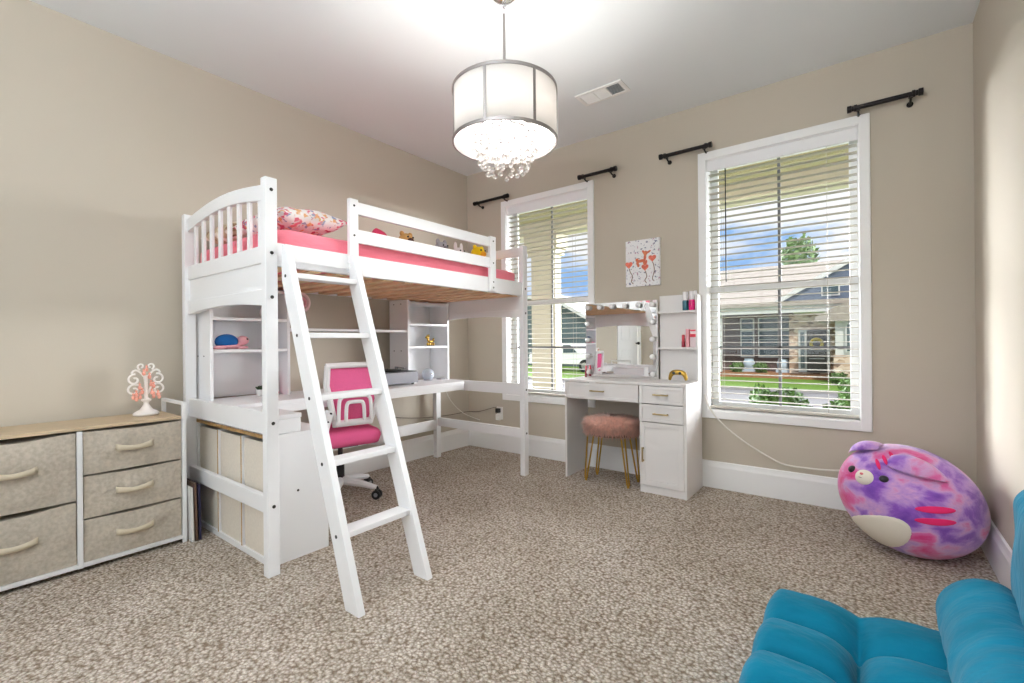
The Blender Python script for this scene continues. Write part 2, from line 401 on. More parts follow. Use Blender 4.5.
for (z0, z1) in ((.635, .738), (.275, .352)):
    bp('end_rail', bx(i0, i1, hy0, hy1, z0, z1))
fy0, fy1 = 2.944, 2.97
for (z0, z1) in ((1.722, 1.79), (1.425, 1.50), (.63, .718), (.29, .365)):
    bp('end_rail', bx(i0, i1, fy0, fy1, z0, z1))
bp('footboard_panel', bx(i0, i1, fy0 + .006, fy1 - .008, 1.295, 1.43), bev=0)
bp('lower_footboard_rail', prism(B(), arch(1.235, 1.255, 1.30, 1.30), 'y', fy0, fy1), smooth=30)
bp('side_rail', bx(Xb - .042, Xb - .014, Ya + .055, Yb - .055, 1.405, 1.512))
bp('side_rail', bx(Xa + .012, Xa + .037, Ya + .055, Yb - .055, 1.40, 1.50))
bp('low_back_rail', bx(Xa + .012, Xa + .037, Ya + .055, Yb - .055, .255, .345))
for k in range(13):
    y = 1.09 + k * .149
    bp('bed_slat', bx(Xa + .04, Xb - .045, y - .034, y + .034, 1.400, 1.418), PINE, .002)
gx0, gx1 = Xb - .014, Xb + .010
for (y0, y1) in ((1.400, 1.452), (2.525, 2.585)):
    p = bp('guard_post', bx(gx0, gx1 + .002, y0, y1, 1.41, 1.80))
    for z in (1.435, 1.475, 1.61, 1.765): obj('bolt', cyl(B(), (gx1 + .001, (y0 + y1) / 2, z), (gx1 + .0035, (y0 + y1) / 2, z), .006, n=10), BOLT, p)
for (z0, z1) in ((1.724, 1.79), (1.575, 1.646)):
    bp('guard_rail', bx(gx0 + .002, gx1 - .004, 1.452, 2.525, z0, z1))
# ladder
lad = bp('ladder', bx(1.13, 1.135, 1.076, 1.394, 1.43, 1.46), bev=0)
LX = lambda z: 1.655 - .36 * z
prof = [(1.61, 0), (1.70, 0), (LX(1.50) + .045, 1.5), (1.128, 1.5), (1.128, (1.61 - 1.128) / .36)]
for (y0, y1) in ((1.045, 1.077), (1.393, 1.425)):
    s = bp('stile', prism(B(), prof, 'y', y0, y1), root=lad)
    for z in (.285, .56, .825, 1.095, 1.365):
        obj('bolt', cyl(B(), (LX(z), y0 - .0015, z - .01), (LX(z), y0 + .001, z - .01), .0075, n=10), BOLT, s)
for z in (.29, .562, .828, 1.097, 1.37):
    bp('rung', bx(LX(z) - .048, LX(z) + .035, 1.077, 1.393, z - .024, z), root=lad)
# desk and shelf units
bp('desktop', prism(B(), [(i0 - .02, 1.03), (.562, 1.03), (.562, 2.84), (.455, 2.94), (i0 - .02, 2.94)], 'z', .698, .722))
bp('desk_apron', bx(.540, .560, 1.03, 2.84, .652, .698))
def hutch(y0, y1, z1):
    b = B(); x0, x1 = .05, .285
    box(b, x0, x1, y0, y0 + .018, .722, z1); box(b, x0, x1, y1 - .018, y1, .722, z1); box(b, x0, x0 + .008, y0 + .018, y1 - .018, .722, z1)
    h = bp('shelf_unit', b, bev=.002)
    for z in (1.018, 1.206): obj('shelf', bx(x0 + .008, x1 - .004, y0 + .018, y1 - .018, z - .018, z), WHITE, h, bevel=.002)
    obj('shelf', bx(x0 + .008, x1 - .004, y0 + .018, y1 - .018, z1 - .03, z1 - .012), WHITE, h, bevel=.002)
    for z in (1.385, 1.0): 
        for xx in (.11, .2): obj('bolt', cyl(B(), (xx, y0 - .001, z - .02), (xx, y0 + .001, z - .02), .005, n=10), BOLT, h)
hutch(1.05, 1.512, 1.398); hutch(2.478, 2.942, 1.398)
bp('long_shelf', bx(.05, .27, 1.512, 2.478, 1.132, 1.150), bev=.002)

# mattress and bedding
def soft_box(x0, x1, y0, y1, z0, z1, r, nx=10, ny=20, puff=0, seed=0):
    b = B(); box(b, x0, x1, y0, y1, z0, z1)
    bmesh.ops.subdivide_edges(b, edges=b.edges[:], cuts=ny, use_grid_fill=True)
    rnd = random.Random(seed)
    c = Vector(((x0 + x1) / 2, (y0 + y1) / 2, (z0 + z1) / 2)); h = Vector((x1 - x0, y1 - y0, z1 - z0)) / 2
    for v in b.verts:
        q = v.co - c; k = Vector([max(-hh + r, min(hh - r, a)) for a, hh in zip(q, h)])
        dd = q - k
        if dd.length > 1e-6: dd = dd.normalized() * r
        q = k + dd
        if puff: q.z += puff * (1 - (q.x / h.x) ** 2) * (1 - (q.y / h.y) ** 2) * (1 if q.z > 0 else 0)
        v.co = c + q
    return b
SHEET2 = SHEET
m = obj('mattress', soft_box(.142, 1.058, 1.04, 2.925, 1.422, 1.60, .04, puff=.015), SHEET, smooth='all')
tag(m, 'mattress in a pink fitted sheet lying on the loft bed', 'mattress')
for v in m.data.vertices:
    if abs(v.co.x) > .4 or v.co.z > .1:
        v.co.x += .006 * math.sin(v.co.y * 14 + v.co.z * 40) * (1 if v.co.x > 0 else -1) * (v.co.z / .18)
def pillow(x, y, z, lx, ly, h, rz, rx, m, label, name='pillow', piping=None):
    b = B()
    def f(u, v, s):
        a, c = 2 * u - 1, 2 * v - 1
        e = max(0, (1 - abs(a) ** 2.6) * (1 - abs(c) ** 2.6)) ** .5
        pin = 1 - .07 * (abs(a) ** 2) * (1 - abs(c)) - .0
        return Vector((a * lx / 2 * (1 - .06 * (1 - c * c) * abs(a)), c * ly / 2 * (1 - .06 * (1 - a * a) * abs(c)), s * h / 2 * e + .006 * math.sin(9 * a + 5 * c) * e))
    grid(b, lambda u, v: f(u, v, 1), 18, 18); grid(b, lambda u, v: f(u, v, -1), 18, 18)
    bmesh.ops.remove_doubles(b, verts=b.verts, dist=.0005)
    bmesh.ops.transform(b, matrix=Matrix.Translation((x, y, z)) @ Matrix.Rotation(rz, 4, 'Z') @ Matrix.Rotation(rx, 4, 'X'), verts=b.verts)
    return tag(obj(name, b, m, smooth='all'), label, 'pillow')
pillow(.775, 1.27, 1.688, .50, .38, .14, .03, .06, FLORAL, 'white floral pillow lying on the pink mattress beside the ladder end')
pillow(.325, 1.25, 1.70, .34, .40, .13, 0, .16, TANFL, 'tan patterned pillow on the mattress, seen through the headboard spindles')

# ------------------------------------------------------------------ cube storage with bins
cs = thing('cube_shelf', 'low white six-cube shelf standing under the head of the loft bed', 'shelf', (.56, 1.18, 0))
cx0, cx1, cy0, cy1, cz = .135, 1.02, 1.032, 1.33, .60
b = B()
for x in (cx0, cx1 - .016): box(b, x, x + .016, cy0, cy1, 0, cz)
cw = (cx1 - cx0 - .016) / 3
for k in (1, 2): box(b, cx0 + k * cw + .003, cx0 + k * cw + .013, cy0, cy1, .03, cz - .016)
for k in (1, 2): box(b, cx0 + k * cw + .003, cx0 + k * cw + .013, cy0 - .001, cy0, .03, cz - .016, 1)
box(b, cx0 + .016, cx1 - .016, cy1 - .006, cy1, .03, cz)
obj('carcass', b, None, cs, mats=[WHITE, CHIP])
b = B(); box(b, cx0 + .016, cx1 - .016, cy0 + .003, cy1 - .006, .0, .03); obj('bottom_board', b, WHITE, cs)
obj('shelf_board', bx(cx0 + .016, cx1 - .016, cy0, cy1 - .006, .302, .318), WHITE, cs)
b = B(); box(b, cx0, cx1, cy0 + .001, cy1, cz, cz + .016, 0); box(b, cx0, cx1, cy0 - .001, cy0 + .001, cz - .002, cz + .016, 1)
obj('top_board', b, None, cs, mats=[WHITE, CHIP])
b = B(); cyl(b, (cx1 - .001, 1.17, .33), (cx1 + .001, 1.17, .33), .006, n=10); obj('screw_cap', b, BOLT, cs)
def make_bin(x, z):
    t = thing('fabric_bin', '', 'storage bin', (x, cy0 + .125, z))
    w, dp, h = .1345, .118, .256
    b = B(); r0 = [(-w, -dp), (w, -dp), (w, dp), (-w, dp)]
    vs = []
    nseg = 8
    def ringpts(s, zz):
        pts = []
        for (p, q) in zip(r0, r0[1:] + r0[:1]):
            for k in range(nseg):
                tt = k / nseg; px = p[0] + (q[0] - p[0]) * tt; py = p[1] + (q[1] - p[1]) * tt
                bow = math.sin(PI * tt) * .003 * math.sin(PI * min(1, zz / h))
                nx, ny = (q[1] - p[1]), -(q[0] - p[0]); l = math.hypot(nx, ny)
                pts.append((x + px * s + nx / l * bow, cy0 + .125 + py * s + ny / l * bow, z + zz))
        return pts
    rings = [[b.verts.new(p) for p in ringpts(s, zz)] for s, zz in ((.96, 0), (.98, .05), (.985, .12), (.98, .18), (.97, h), (.945, h), (.94, .02))]
    for A, D in zip(rings, rings[1:]):
        for k in range(len(A)): b.faces.new((A[k], A[(k + 1) % len(A)], D[(k + 1) % len(A)], D[k]))
    b.faces.new(rings[0][::-1]); b.faces.new(rings[-1])
    obj('bin_body', b, BINF, t, smooth=50)
    b = B(); pts = [(px, py, z + h) for px, py, _ in ringpts(.958, h)]; tube(b, pts, .0035, 6, closed=True); obj('rim_binding', b, BINF, t, smooth=True)
    return t
bins = {}
names = {(0, 1): 'cream fabric bin in the top row of the cube shelf, beside the dresser', (1, 1): 'cream fabric bin in the middle of the top row of the cube shelf', (2, 1): 'cream top-row bin in the cube shelf, next to the front bed post',
         (0, 0): 'cream bottom-row bin in the cube shelf, behind the leaning books', (1, 0): 'cream bin in the middle of the bottom row of the cube shelf', (2, 0): 'cream bottom-row bin in the cube shelf, next to the front bed post'}
proto = None
for k in range(3):
    for r in (1, 0):
        x = cx0 + .016 + cw * k + (cw - .016) / 2 - (0 if k < 2 else 0); z = (.0302, .3182)[r]
        if proto is None: proto = make_bin(x, z); o = proto
        else: o = copy_tree(proto); o.location = (x, cy0 + .125, z)
        o['label'] = names[(k, r)]; o['group'] = 'fabric bins in the cube shelf'
sb = thing('storage_box', 'plain white box lying on top of the cube shelf beneath the desk', 'box', (.8, 1.11, cz + .017))
obj('box_body', bx(.60, 1.015, 1.05, 1.19, cz + .017, cz + .085), WHITE, sb, bevel=.003)
obj('box_lid', bx(.597, 1.018, 1.047, 1.193, cz + .0855, cz + .108), WHITE, sb, bevel=.003)

# thin books leaning between dresser and bed
for i, (y, c, lab, h, ang) in enumerate([(.920, S(232, 232, 230), 'white-spined thin book leaning by the dresser end', .29, .05), (.938, S(96, 72, 58), 'brown-spined thin book leaning between dresser and bed', .31, .06), (.954, S(40, 36, 66), 'navy-spined thin book leaning closest to the cube shelf', .30, .04)]):
    t = thing('book', lab, 'book', (.27, y, 0), 'thin books standing between dresser and bed')
    cov = mat('book_cover', c, .5); pg = mat('book_pages', S(235, 228, 212), .9)
    b = B(); box(b, .15, .395, y, y + .0015, .002, h); box(b, .15, .395, y + .0085, y + .010, .002, h); box(b, .393, .396, y, y + .010, .002, h)
    o = obj('cover', b, cov, t); o2 = obj('page_block', bx(.152, .392, y + .0016, y + .0084, .006, h - .005), pg, t)
    t.rotation_euler = (ang * .4, 0, 0)

# ------------------------------------------------------------------ fabric drawer dresser
dr = thing('dresser', 'low dresser with beige fabric drawers, white metal frame and light wood top', 'dresser', (.19, .48, 0))
dx1, e0, em, e1, dz = .362, .070, .487, .900, .672
b = B(); box(b, .032, dx1 - .004, e0 + .012, e1 - .012, dz - .016, dz); obj('top_board', b, OAK, dr, bevel=.002)
def post(y): return (y - .010, y + .010)
for y in (e0, e1):
    b = B()
    for x in (.04, dx1 - .010): box(b, x - .010, x + .010, *post(y), 0, .745)
    box(b, .05, dx1 - .02, *post(y), .727, .745); box(b, .05, dx1 - .02, *post(y), .028, .045)
    obj('end_frame', b, PMETAL, dr, bevel=.004)
b = B(); box(b, dx1 - .018, dx1, *post(em), 0.02, dz - .02); box(b, .04, .058, *post(em), 0.02, dz - .02); obj('middle_frame', b, PMETAL, dr, bevel=.003)
b = B(); box(b, dx1 - .018, dx1 - .002, e0 + .01, e1 - .01, .022, .04); box(b, .03, .046, e0 + .01, e1 - .01, .022, .04); obj('bottom_rail', b, PMETAL, dr, bevel=.002)
def drawer(y0, y1, z0, z1, sag, seed):
    rnd = random.Random(seed); ph = rnd.random() * 6
    b = B()
    def f(u, v):
        y = y0 + (y1 - y0) * u; zt = z1 - sag * math.sin(PI * u) ** 2
        z = z0 + (zt - z0) * v
        w = math.sin(PI * u) ** .6 * math.sin(PI * min(max(v, .02), .98)) ** .6
        x = dx1 - .012 + .012 * w + .0035 * w * math.sin(7 * u + 9 * v + ph) + .003 * w * math.sin(13 * u - 6 * v + ph * 2)
        return Vector((x, y, z))
    V = grid(b, f, 24, 12)
    bk = {}
    x2 = .05
    # close the sides back to the rear so the drawer is a solid box
    ring = [V[i][0] for i in range(25)] + [V[24][j] for j in range(1, 13)] + [V[i][12] for i in range(23, -1, -1)] + [V[0][j] for j in range(11, 0, -1)]
    back = [b.verts.new((x2, v.co.y, v.co.z)) for v in ring]
    for k in range(len(ring)): b.faces.new((ring[k], ring[(k + 1) % len(ring)], back[(k + 1) % len(ring)], back[k]))
    b.faces.new(back)
    d = obj('drawer', b, LINEN, dr, smooth=50)
    yc, zc = (y0 + y1) / 2 - .005, z0 + (z1 - z0) * .56
    b = B(); n = 14
    def strap(u, v):
        y = yc + (u - .5) * .15; bulge = math.sin(PI * u) ** .7
        z = zc + (v - .5) * .030 * (1 - .25 * math.sin(PI * u)) - .010 * math.sin(PI * u)
        return Vector((dx1 + .005 + .016 * bulge, y, z))
    grid(b, strap, n, 2)
    o = obj('pull_strap', b, STRAP, d, smooth='all'); s = o.modifiers.new('thick', 'SOLIDIFY'); s.thickness = .004
rows = [(.446, .645), (.243, .438), (.042, .235)]
for i, (a, c) in enumerate(rows): drawer(em + .013, e1 - .013, a, c, .006, i + 1)
for i, (a, c) in enumerate([(.335, .645), (.042, .325)]): drawer(e0 + .013, em - .013, a, c, .014, i + 10)

# jewellery stand
jx, jy, jz = .17, .785, dz + .0008
js = thing('jewellery_stand', 'white scrolled jewellery stand with pink bead drops on the dresser', 'jewellery stand', (jx, jy, jz))
JW = mat('white_enamel', S(238, 232, 228), .4); JP = mat('pink_bead', S(234, 164, 146), .25, coat=.4)
b = B(); lathe(b, [(.052, 0), (.058, .006), (.056, .014), (.046, .022), (.030, .030), (.02, .045), (.012, .060), (.012, .070), (.022, .078), (.022, .084), (.010, .090), (.009, .19), (.012, .2), (.005, .215)], (jx, jy, jz), 24)
obj('base', b, JW, js, smooth=60)
def scroll(cy, cz, r0, a0, a1, s, n=26):
    return [(jx, cy + s * (r0 * (1 - .75 * k / n)) * math.cos(a0 + (a1 - a0) * k / n), cz + (r0 * (1 - .75 * k / n)) * math.sin(a0 + (a1 - a0) * k / n)) for k in range(n + 1)]
for s in (-1, 1):
    b = B()
    tube(b, bez((jx, jy, jz + .10), (jx, jy + s * .03, jz + .16), (jx, jy + s * .02, jz + .165), (jx, jy + s * .045, jz + .165)), .005, 8)
    tube(b, scroll(jy + s * .052, jz + .138, .030, PI * .55, -PI * 1.6, s), .005, 8)
    tube(b, scroll(jy + s * .050, jz + .192, .030, PI * .55, -PI * 1.6, s), .005, 8)
    tube(b, bez((jx, jy, jz + .19), (jx, jy + s * .02, jz + .235), (jx, jy + s * .05, jz + .262), (jx, jy + s * .062, jz + .225)), .005, 8)
    tube(b, scroll(jy + s * .020, jz + .262, .018, -PI * .4, PI * 1.5, s), .0045, 8)
    obj('scroll_arm', b, JW, js, smooth=True)
pts = [(-.058, .10), (-.045, .115), (-.03, .10), (-.02, .125), (.022, .12), (.03, .10), (.05, .108), (.018, .165), (.03, .155), (-.03, .15), (-.012, .225), (0, .245), (.012, .205), (-.045, .09), (.055, .095)]
for (dy, dz_) in pts:
    b = B(); x = jx + .012 + random.random() * .006
    ball(b, (x, jy + dy, jz + dz_), (.0085, .0085, .012), 10, 8); ball(b, (x, jy + dy, jz + dz_ + .017), .006, 8, 6); tube(b, [(x, jy + dy, jz + dz_ + .015), (x - .012, jy + dy, jz + dz_ + .03)], .0008, 4)
    obj('bead_drop', b, JP, js, smooth=True)

# ------------------------------------------------------------------ office chair (local: back of chair faces +x)
oc = thing('office_chair', 'pink mesh swivel chair with white frame, pulled up to the loft desk', 'chair')
b = B()
for k in range(5):
    a = 2 * PI * k / 5 + .76; ca, sa = math.cos(a), math.sin(a)
    tube(b, [(.02 * ca, .02 * sa, .115), (.15 * ca, .15 * sa, .10), (.26 * ca, .26 * sa, .075)], [.030, .024, .016], 8)
obj('star_base', b, PMETAL, oc, smooth=True)
for k in range(5):
    a = 2 * PI * k / 5 + .76; ca, sa = math.cos(a), math.sin(a)
    b = B(); t = Vector((-sa, ca, 0)); c = Vector((.26 * ca, .26 * sa, .031))
    for s in (-1, 1): cyl(b, c + t * s * .007, c + t * s * .022, .030, n=18)
    cyl(b, c + Vector((0, 0, .02)), c + Vector((0, 0, .055)), .009); tube(b, [c - t * .02 + Vector((0, 0, .033)), c + t * .02 + Vector((0, 0, .033))], .008)
    w = obj('caster', b, BLACK, oc, smooth=True)
    b = B()
    for s in (-1, 1): cyl(b, c + t * s * .0222, c + t * s * .0235, .014, n=14)
    obj('hub_cap', b, GREYP, w)
b = B(); cyl(b, (0, 0, .10), (0, 0, .26), .026); cyl(b, (0, 0, .26), (0, 0, .37), .016); obj('gas_lift', b, BLACK, oc, smooth=True)
b = B(); box(b, -.10, .12, -.08, .08, .36, .386); tube(b, [(0, .05, .375), (0, .22, .37), (0, .26, .36)], .007); obj('tilt_mechanism', b, BLACK, oc, bevel=.004)
b = soft_box(-.24, .265, -.195, .195, .385, .490, .048, puff=.02); obj('seat', b, PINKS, oc, smooth='all')
BX = lambda z: .248 + (z - .53) * .13 + .014 * math.sin((z - .53) / .38 * PI)
def hw(z): 
    t = max(0, (z - .53) / .385)
    return .122 + .066 * min(1, t * 1.5) if t < .66 else .188 - .020 * (t - .66)
def outl(ins, zb, zt, n=40):
    left = [(-(hw(z) - ins), z) for z in [zb + (zt - zb) * k / n for k in range(n + 1)]]
    return left
def back_frame():
    b = B(); zs = [.53 + .38 * k / 24 for k in range(25)]
    for s in (-1, 1):
        tube(b, [(BX(z), s * (hw(z) - .012), z) for z in zs], [.019] * 25, 8)
    tube(b, [(BX(.908), y, .908 + .004 * (1 - (y / .2) ** 2)) for y in [-.180 + .360 * k / 12 for k in range(13)]], .018, 8)
    tube(b, [(BX(.545) + .01, y, .545) for y in [-.118 + .236 * k / 8 for k in range(9)]], .022, 8)
    return b
obj('back_frame', back_frame(), PMETAL, oc, smooth=True)
b = B()
def meshf(u, v):
    z = .545 + .36 * v; y = (2 * u - 1) * (hw(z) - .014)
    return Vector((BX(z) - .006 - .016 * (1 - (2 * u - 1) ** 2), y, z))
grid(b, meshf, 14, 14); o = obj('mesh_back', b, PINKM, oc, smooth='all'); sm = o.modifiers.new('t', 'SOLIDIFY'); sm.thickness = .006
b = B()
for (w, z0, z1) in ((.100, .56, .715), (.056, .56, .678)):
    x = BX(.64) + .020
    pts = [(x, -w * 1.05, z0), (x, -w, z1 - .04), (x, -w * .88, z1 - .010), (x, -w * .6, z1), (x, w * .6, z1), (x, w * .88, z1 - .010), (x, w, z1 - .04), (x, w * 1.05, z0)]
    tube(b, smoothpts(pts, 5), .012, 8)
obj('lumbar_loops', b, PMETAL, oc, smooth=True)
for s in (-1, 1):
    b = B(); y = s * .19
    pts = smoothpts([(.272, s * .150, .63), (.278, s * .166, .59), (.288, s * .188, .52), (.280, s * .200, .44), (.22, s * .195, .395), (.06, s * .17, .375)], 6)
    tube(b, pts, [.028] * (len(pts)), 10)
    a = obj('arm_bracket', b, PMETAL, oc, smooth=True)
    b = B()
    for z, yy in ((.62, .168), (.57, .186)): cyl(b, (.300, s * (yy - .014), z), (.309, s * (yy - .014), z), .006, n=10)
    obj('screw', b, BOLT, a)
oc.location = (.385, 1.80, 0); oc.rotation_euler = (0, 0, math.radians(-14))

# ------------------------------------------------------------------ things on the desk and hutches
tt = thing('record_player', 'grey record player with black platter on the loft desk', 'record player', (.29, 2.31, .7225))
b = soft_box(.15, .42, 2.15, 2.465, .733, .822, .006, ny=3); obj('case', b, GREYP, tt, bevel=0, smooth=30)
b = B()
for x in (.18, .39):
    for y in (2.18, 2.435): cyl(b, (x, y, .7225), (x, y, .735), .012)
obj('foot', b, BLACK, tt)
obj('deck_plate', bx(.158, .412, 2.158, 2.457, .822, .827), BLACK, tt)
b = B(); lathe(b, [(.105, 0), (.107, .004), (.107, .010), (.1, .012), (.02, .012), (.018, .0135), (.003, .0135), (.003, .02)], (.275, 2.28, .828), 32); obj('platter', b, BLACK, tt, smooth=30)
b = B(); cyl(b, (.21, 2.42, .827), (.21, 2.42, .853), .014); tube(b, [(.19, 2.42, .851), (.23, 2.42, .851), (.33, 2.40, .849), (.36, 2.375, .845)], .004); box(b, .355, .378, 2.362, 2.378, .840, .848); obj('tone_arm', b, GREYP, tt, smooth=True)
# gold dog figurine
gd = B(); gx, gy, gz = .2, 2.80, 1.0185
for (dx, dy) in ((.012, -.022), (-.012, -.022), (.012, .026), (-.012, .026)): ball(gd, (gx + dx, gy + dy, gz + .016), (.009, .009, .016), 10, 8)
ball(gd, (gx, gy, gz + .038), (.013, .03, .012), 12, 8); ball(gd, (gx, gy + .034, gz + .052), (.009, .009, .016), 10, 8); ball(gd, (gx, gy - .030, gz + .055), (.009, .009, .018), 10, 8)
ball(gd, (gx, gy - .038, gz + .074), (.012, .02, .012), 12, 8)
for s in (-1, 1): ball(gd, (gx + s * .010, gy - .028, gz + .086), (.006, .006, .013), 8, 6)
tag(obj('dog_figurine', gd, GOLD, smooth=True), 'small gold balloon-style dog figurine on the middle shelf by the bed foot', 'figurine')
sp = thing('round_speaker', 'grey round speaker standing on the loft desk under the gold dog', 'speaker', (.235, 2.735, .7225))
b = B(); ball(b, (.235, 2.735, .7225 + .052), (.05, .056, .05), 24, 16); obj('speaker_body', b, mat('grey_speaker_mesh', S(164, 168, 178), .7, bump=(220, .3, .002)), sp, smooth=True)
b = B(); lathe(b, [(.034, 0), (.038, .004), (.034, .012)], (.235, 2.735, .7225)); obj('speaker_foot', b, GREYP, sp, smooth=True)
b = B(); ball(b, (.285, 2.735, .78), (.003, .016, .006), 10, 8); obj('badge', b, CHROME, sp, smooth=True)
b = soft_box(.22, .28, 2.845, 2.90, .7225, .732, .004, ny=2); tag(obj('coaster', b, GREYP, smooth=30), 'thin grey pad lying beside the round speaker', 'coaster')
# turtle toy
tu = thing('turtle_toy', 'plush turtle with blue shell and pink body on the bed-end shelf unit', 'plush toy', (.235, 1.155, 1.019))
x, y, z = .225, 1.172, 1.0192
b = B(); ball(b, (x, y - .012, z + .045), (.05, .062, .045), 20, 14); obj('shell', b, mat('blue_plush', S(20, 92, 158), .95, bump=(90, .3, .004)), tu, smooth=True)
b = B(); ball(b, (x, y + .078, z + .052), (.028, .034, .028), 16, 12); ball(b, (x, y, z + .016), (.053, .07, .015), 16, 10); ball(b, (x, y + .05, z + .032), (.02, .035, .018), 12, 8)
for (dx, dy) in ((.045, .06), (.045, -.06), (-.045, .06), (-.045, -.06)): ball(b, (x + dx * .8, y + dy, z + .011), (.022, .034, .01), 12, 8)
obj('body', b, mat('pink_plush', S(232, 170, 178), .95, bump=(90, .3, .004)), tu, smooth=True)
for s in (1, -1):
    b = B(); ball(b, (x + s * .022, y + .094, z + .06), .006, 10, 8); obj('eye', b, BLACK, tu, smooth=True)
# succulent
su = thing('potted_succulent', 'tiny green succulent in a white pot on the desk by the bed post', 'potted plant', (.22, 1.375, .7225))
x, y, z = .22, 1.36, .7225
b = B(); lathe(b, [(.020, 0), (.028, .006), (.030, .04), (.027, .042), (.025, .036)], (x, y, z), 20); obj('pot', b, PLASTW, su, smooth=50)
b = B()
for k in range(26):
    a = k * 2.4; rr = .006 + .0009 * k; d = Vector((math.cos(a) * rr, math.sin(a) * rr, .03 - rr * .5))
    tube(b, [(x, y, z + .036), (x + d.x, y + d.y, z + .036 + d.z * .7), (x + d.x * 1.5, y + d.y * 1.5, z + .04 + d.z)], [.004, .006, .001], 6)
obj('leaves', b, mat('succulent_green', S(52, 74, 48), .6), su, smooth=True)
# pink unicorn-like toy next to the succulent, mostly behind the bed post
pt = thing('pink_toy', 'bright pink soft toy standing beside the tiny succulent', 'plush toy', (.21, 1.435, .7225))
x, y, z = .21, 1.43, .7225
b = B(); ball(b, (x, y, z + .045), (.032, .032, .045), 16, 12); ball(b, (x, y, z + .105), (.028, .028, .027), 16, 12); ball(b, (x + .025, y - .005, z + .1), (.012, .013, .010), 10, 8)
for s in (-1, 1):
    ball(b, (x, y + s * .016, z + .14), (.006, .009, .022), 10, 8); ball(b, (x + .02, y + s * .02, z + .014), (.02, .013, .012), 10, 8)
obj('body', b, mat('hot_pink_plush', S(230, 90, 134), .95, bump=(90, .3, .004)), pt, smooth=True)
for s in (-1, 1):
    b = B(); ball(b, (x + .024, y + s * .012, z + .115), .004, 8, 6); obj('eye', b, BLACK, pt, smooth=True)
# white ball toy on the top shelf + pink ring ornament on the long shelf
b = B(); x, y, z = .20, 1.40, 1.2065
ball(b, (x, y, z + .04), (.038, .038, .04), 18, 12)
for s in (-1, 1): ball(b, (x, y + s * .022, z + .08), (.008, .012, .016), 10, 8)
tag(obj('round_toy', b, mat('cream_plush', S(236, 228, 222), .95, bump=(90, .3, .004)), smooth=True), 'small cream round toy on the upper shelf behind the front bed post', 'plush toy')
ho = thing('ring_ornament', 'pink and white ring ornament standing on the long shelf behind the ladder', 'ornament', (.15, 1.62, 1.157))
x, y, z = .20, 1.630, 1.1505
b = B(); tube(b, [(x, y + .058 * math.cos(a), z + .175 + .060 * math.sin(a)) for a in [2 * PI * k / 28 for k in range(28)]], .011, 10, closed=True); obj('ring', b, mat('pink_white_plastic', S(240, 214, 216), .4), ho, smooth=True)
b = B(); tube(b, [(x, y + .033 * math.cos(a), z + .175 + .034 * math.sin(a)) for a in [2 * PI * k / 24 for k in range(24)]], .010, 10, closed=True); obj('inner_ring', b, mat('pale_pink_plastic', S(236, 170, 180), .4), ho, smooth=True)
b = B(); lathe(b, [(.034, 0), (.036, .006), (.016, .03), (.012, .08), (.014, .112)], (x, y, z), 18); obj('stand', b, mat('pink_stand', S(236, 186, 192), .4), ho, smooth=60)

# toys on the mattress, peeping above the lower guard rail
def soft_toy(name, lab, x, y, c, s, ears, c2=None, zb=1.612):
    t = thing(name, lab, 'plush toy', (x, y, zb)); m = mat(name + '_plush', c, .95, bump=(90, .3, .004))
    b = B(); ball(b, (x, y, zb + .045 * s), (.05 * s, .055 * s, .045 * s), 16, 12); ball(b, (x, y, zb + .105 * s), (.04 * s, .042 * s, .038 * s), 16, 12)
    for q in (-1, 1):
        ball(b, (x + .02 * s, y + q * .045 * s, zb + .02 * s), (.035 * s, .02 * s, .018 * s), 10, 8); ball(b, (x + .02 * s, y + q * .05 * s, zb + .06 * s), (.025 * s, .016 * s, .015 * s), 10, 8)
        ball(b, (x, y + q * .028 * s, zb + (.14 + .3 * (ears - .02)) * s), (.009 * s, .014 * s, ears * s), 10, 8)
    obj('body', b, m, t, smooth=True)
    b = B(); ball(b, (x + .035 * s, y, zb + .098 * s), (.018 * s, .02 * s, .016 * s), 12, 8); obj('muzzle', b, mat('muzzle_plush', c2 or c, .9), t, smooth=True)
    for q in (-1, 1):
        b = B(); ball(b, (x + .036 * s, y + q * .017 * s, zb + .118 * s), .005 * s, 8, 6); obj('eye', b, BLACK, t, smooth=True)
    return t
soft_toy('bear_toy', 'brown and tan bear toy peeking over the lower guard rail', .74, 2.09, S(186, 142, 84), 1.28, .014, S(80, 48, 40))
soft_toy('grey_toy', 'grey soft toy on the mattress, between the brown bear and the white bunny', .74, 2.42, S(158, 154, 158), 1.25, .02, S(120, 116, 120))
soft_toy('bunny_toy', 'white bunny toy beside the yellow toy on the mattress', .74, 2.60, S(244, 238, 236), 1.15, .034, S(250, 224, 228))
soft_toy('yellow_toy', 'bright yellow soft toy at the end of the guard rail', .74, 2.83, S(244, 206, 20), 1.45, .012, S(240, 170, 40))
b = B()
def bl(u, v): 
    return Vector((.62 + .22 * u, 1.78 + .18 * v, 1.632 + .16 * math.sin(PI * u) * math.sin(PI * v) + .008 * math.sin(9 * u + 11 * v)))
grid(b, bl, 14, 14); o = obj('crumpled_cloth', b, mat('crimson_cloth', S(200, 50, 90), .95), smooth='all'); o.modifiers.new('t', 'SOLIDIFY').thickness = .006
tag(o, 'crumpled crimson cloth on the mattress past the floral pillow', 'cloth')

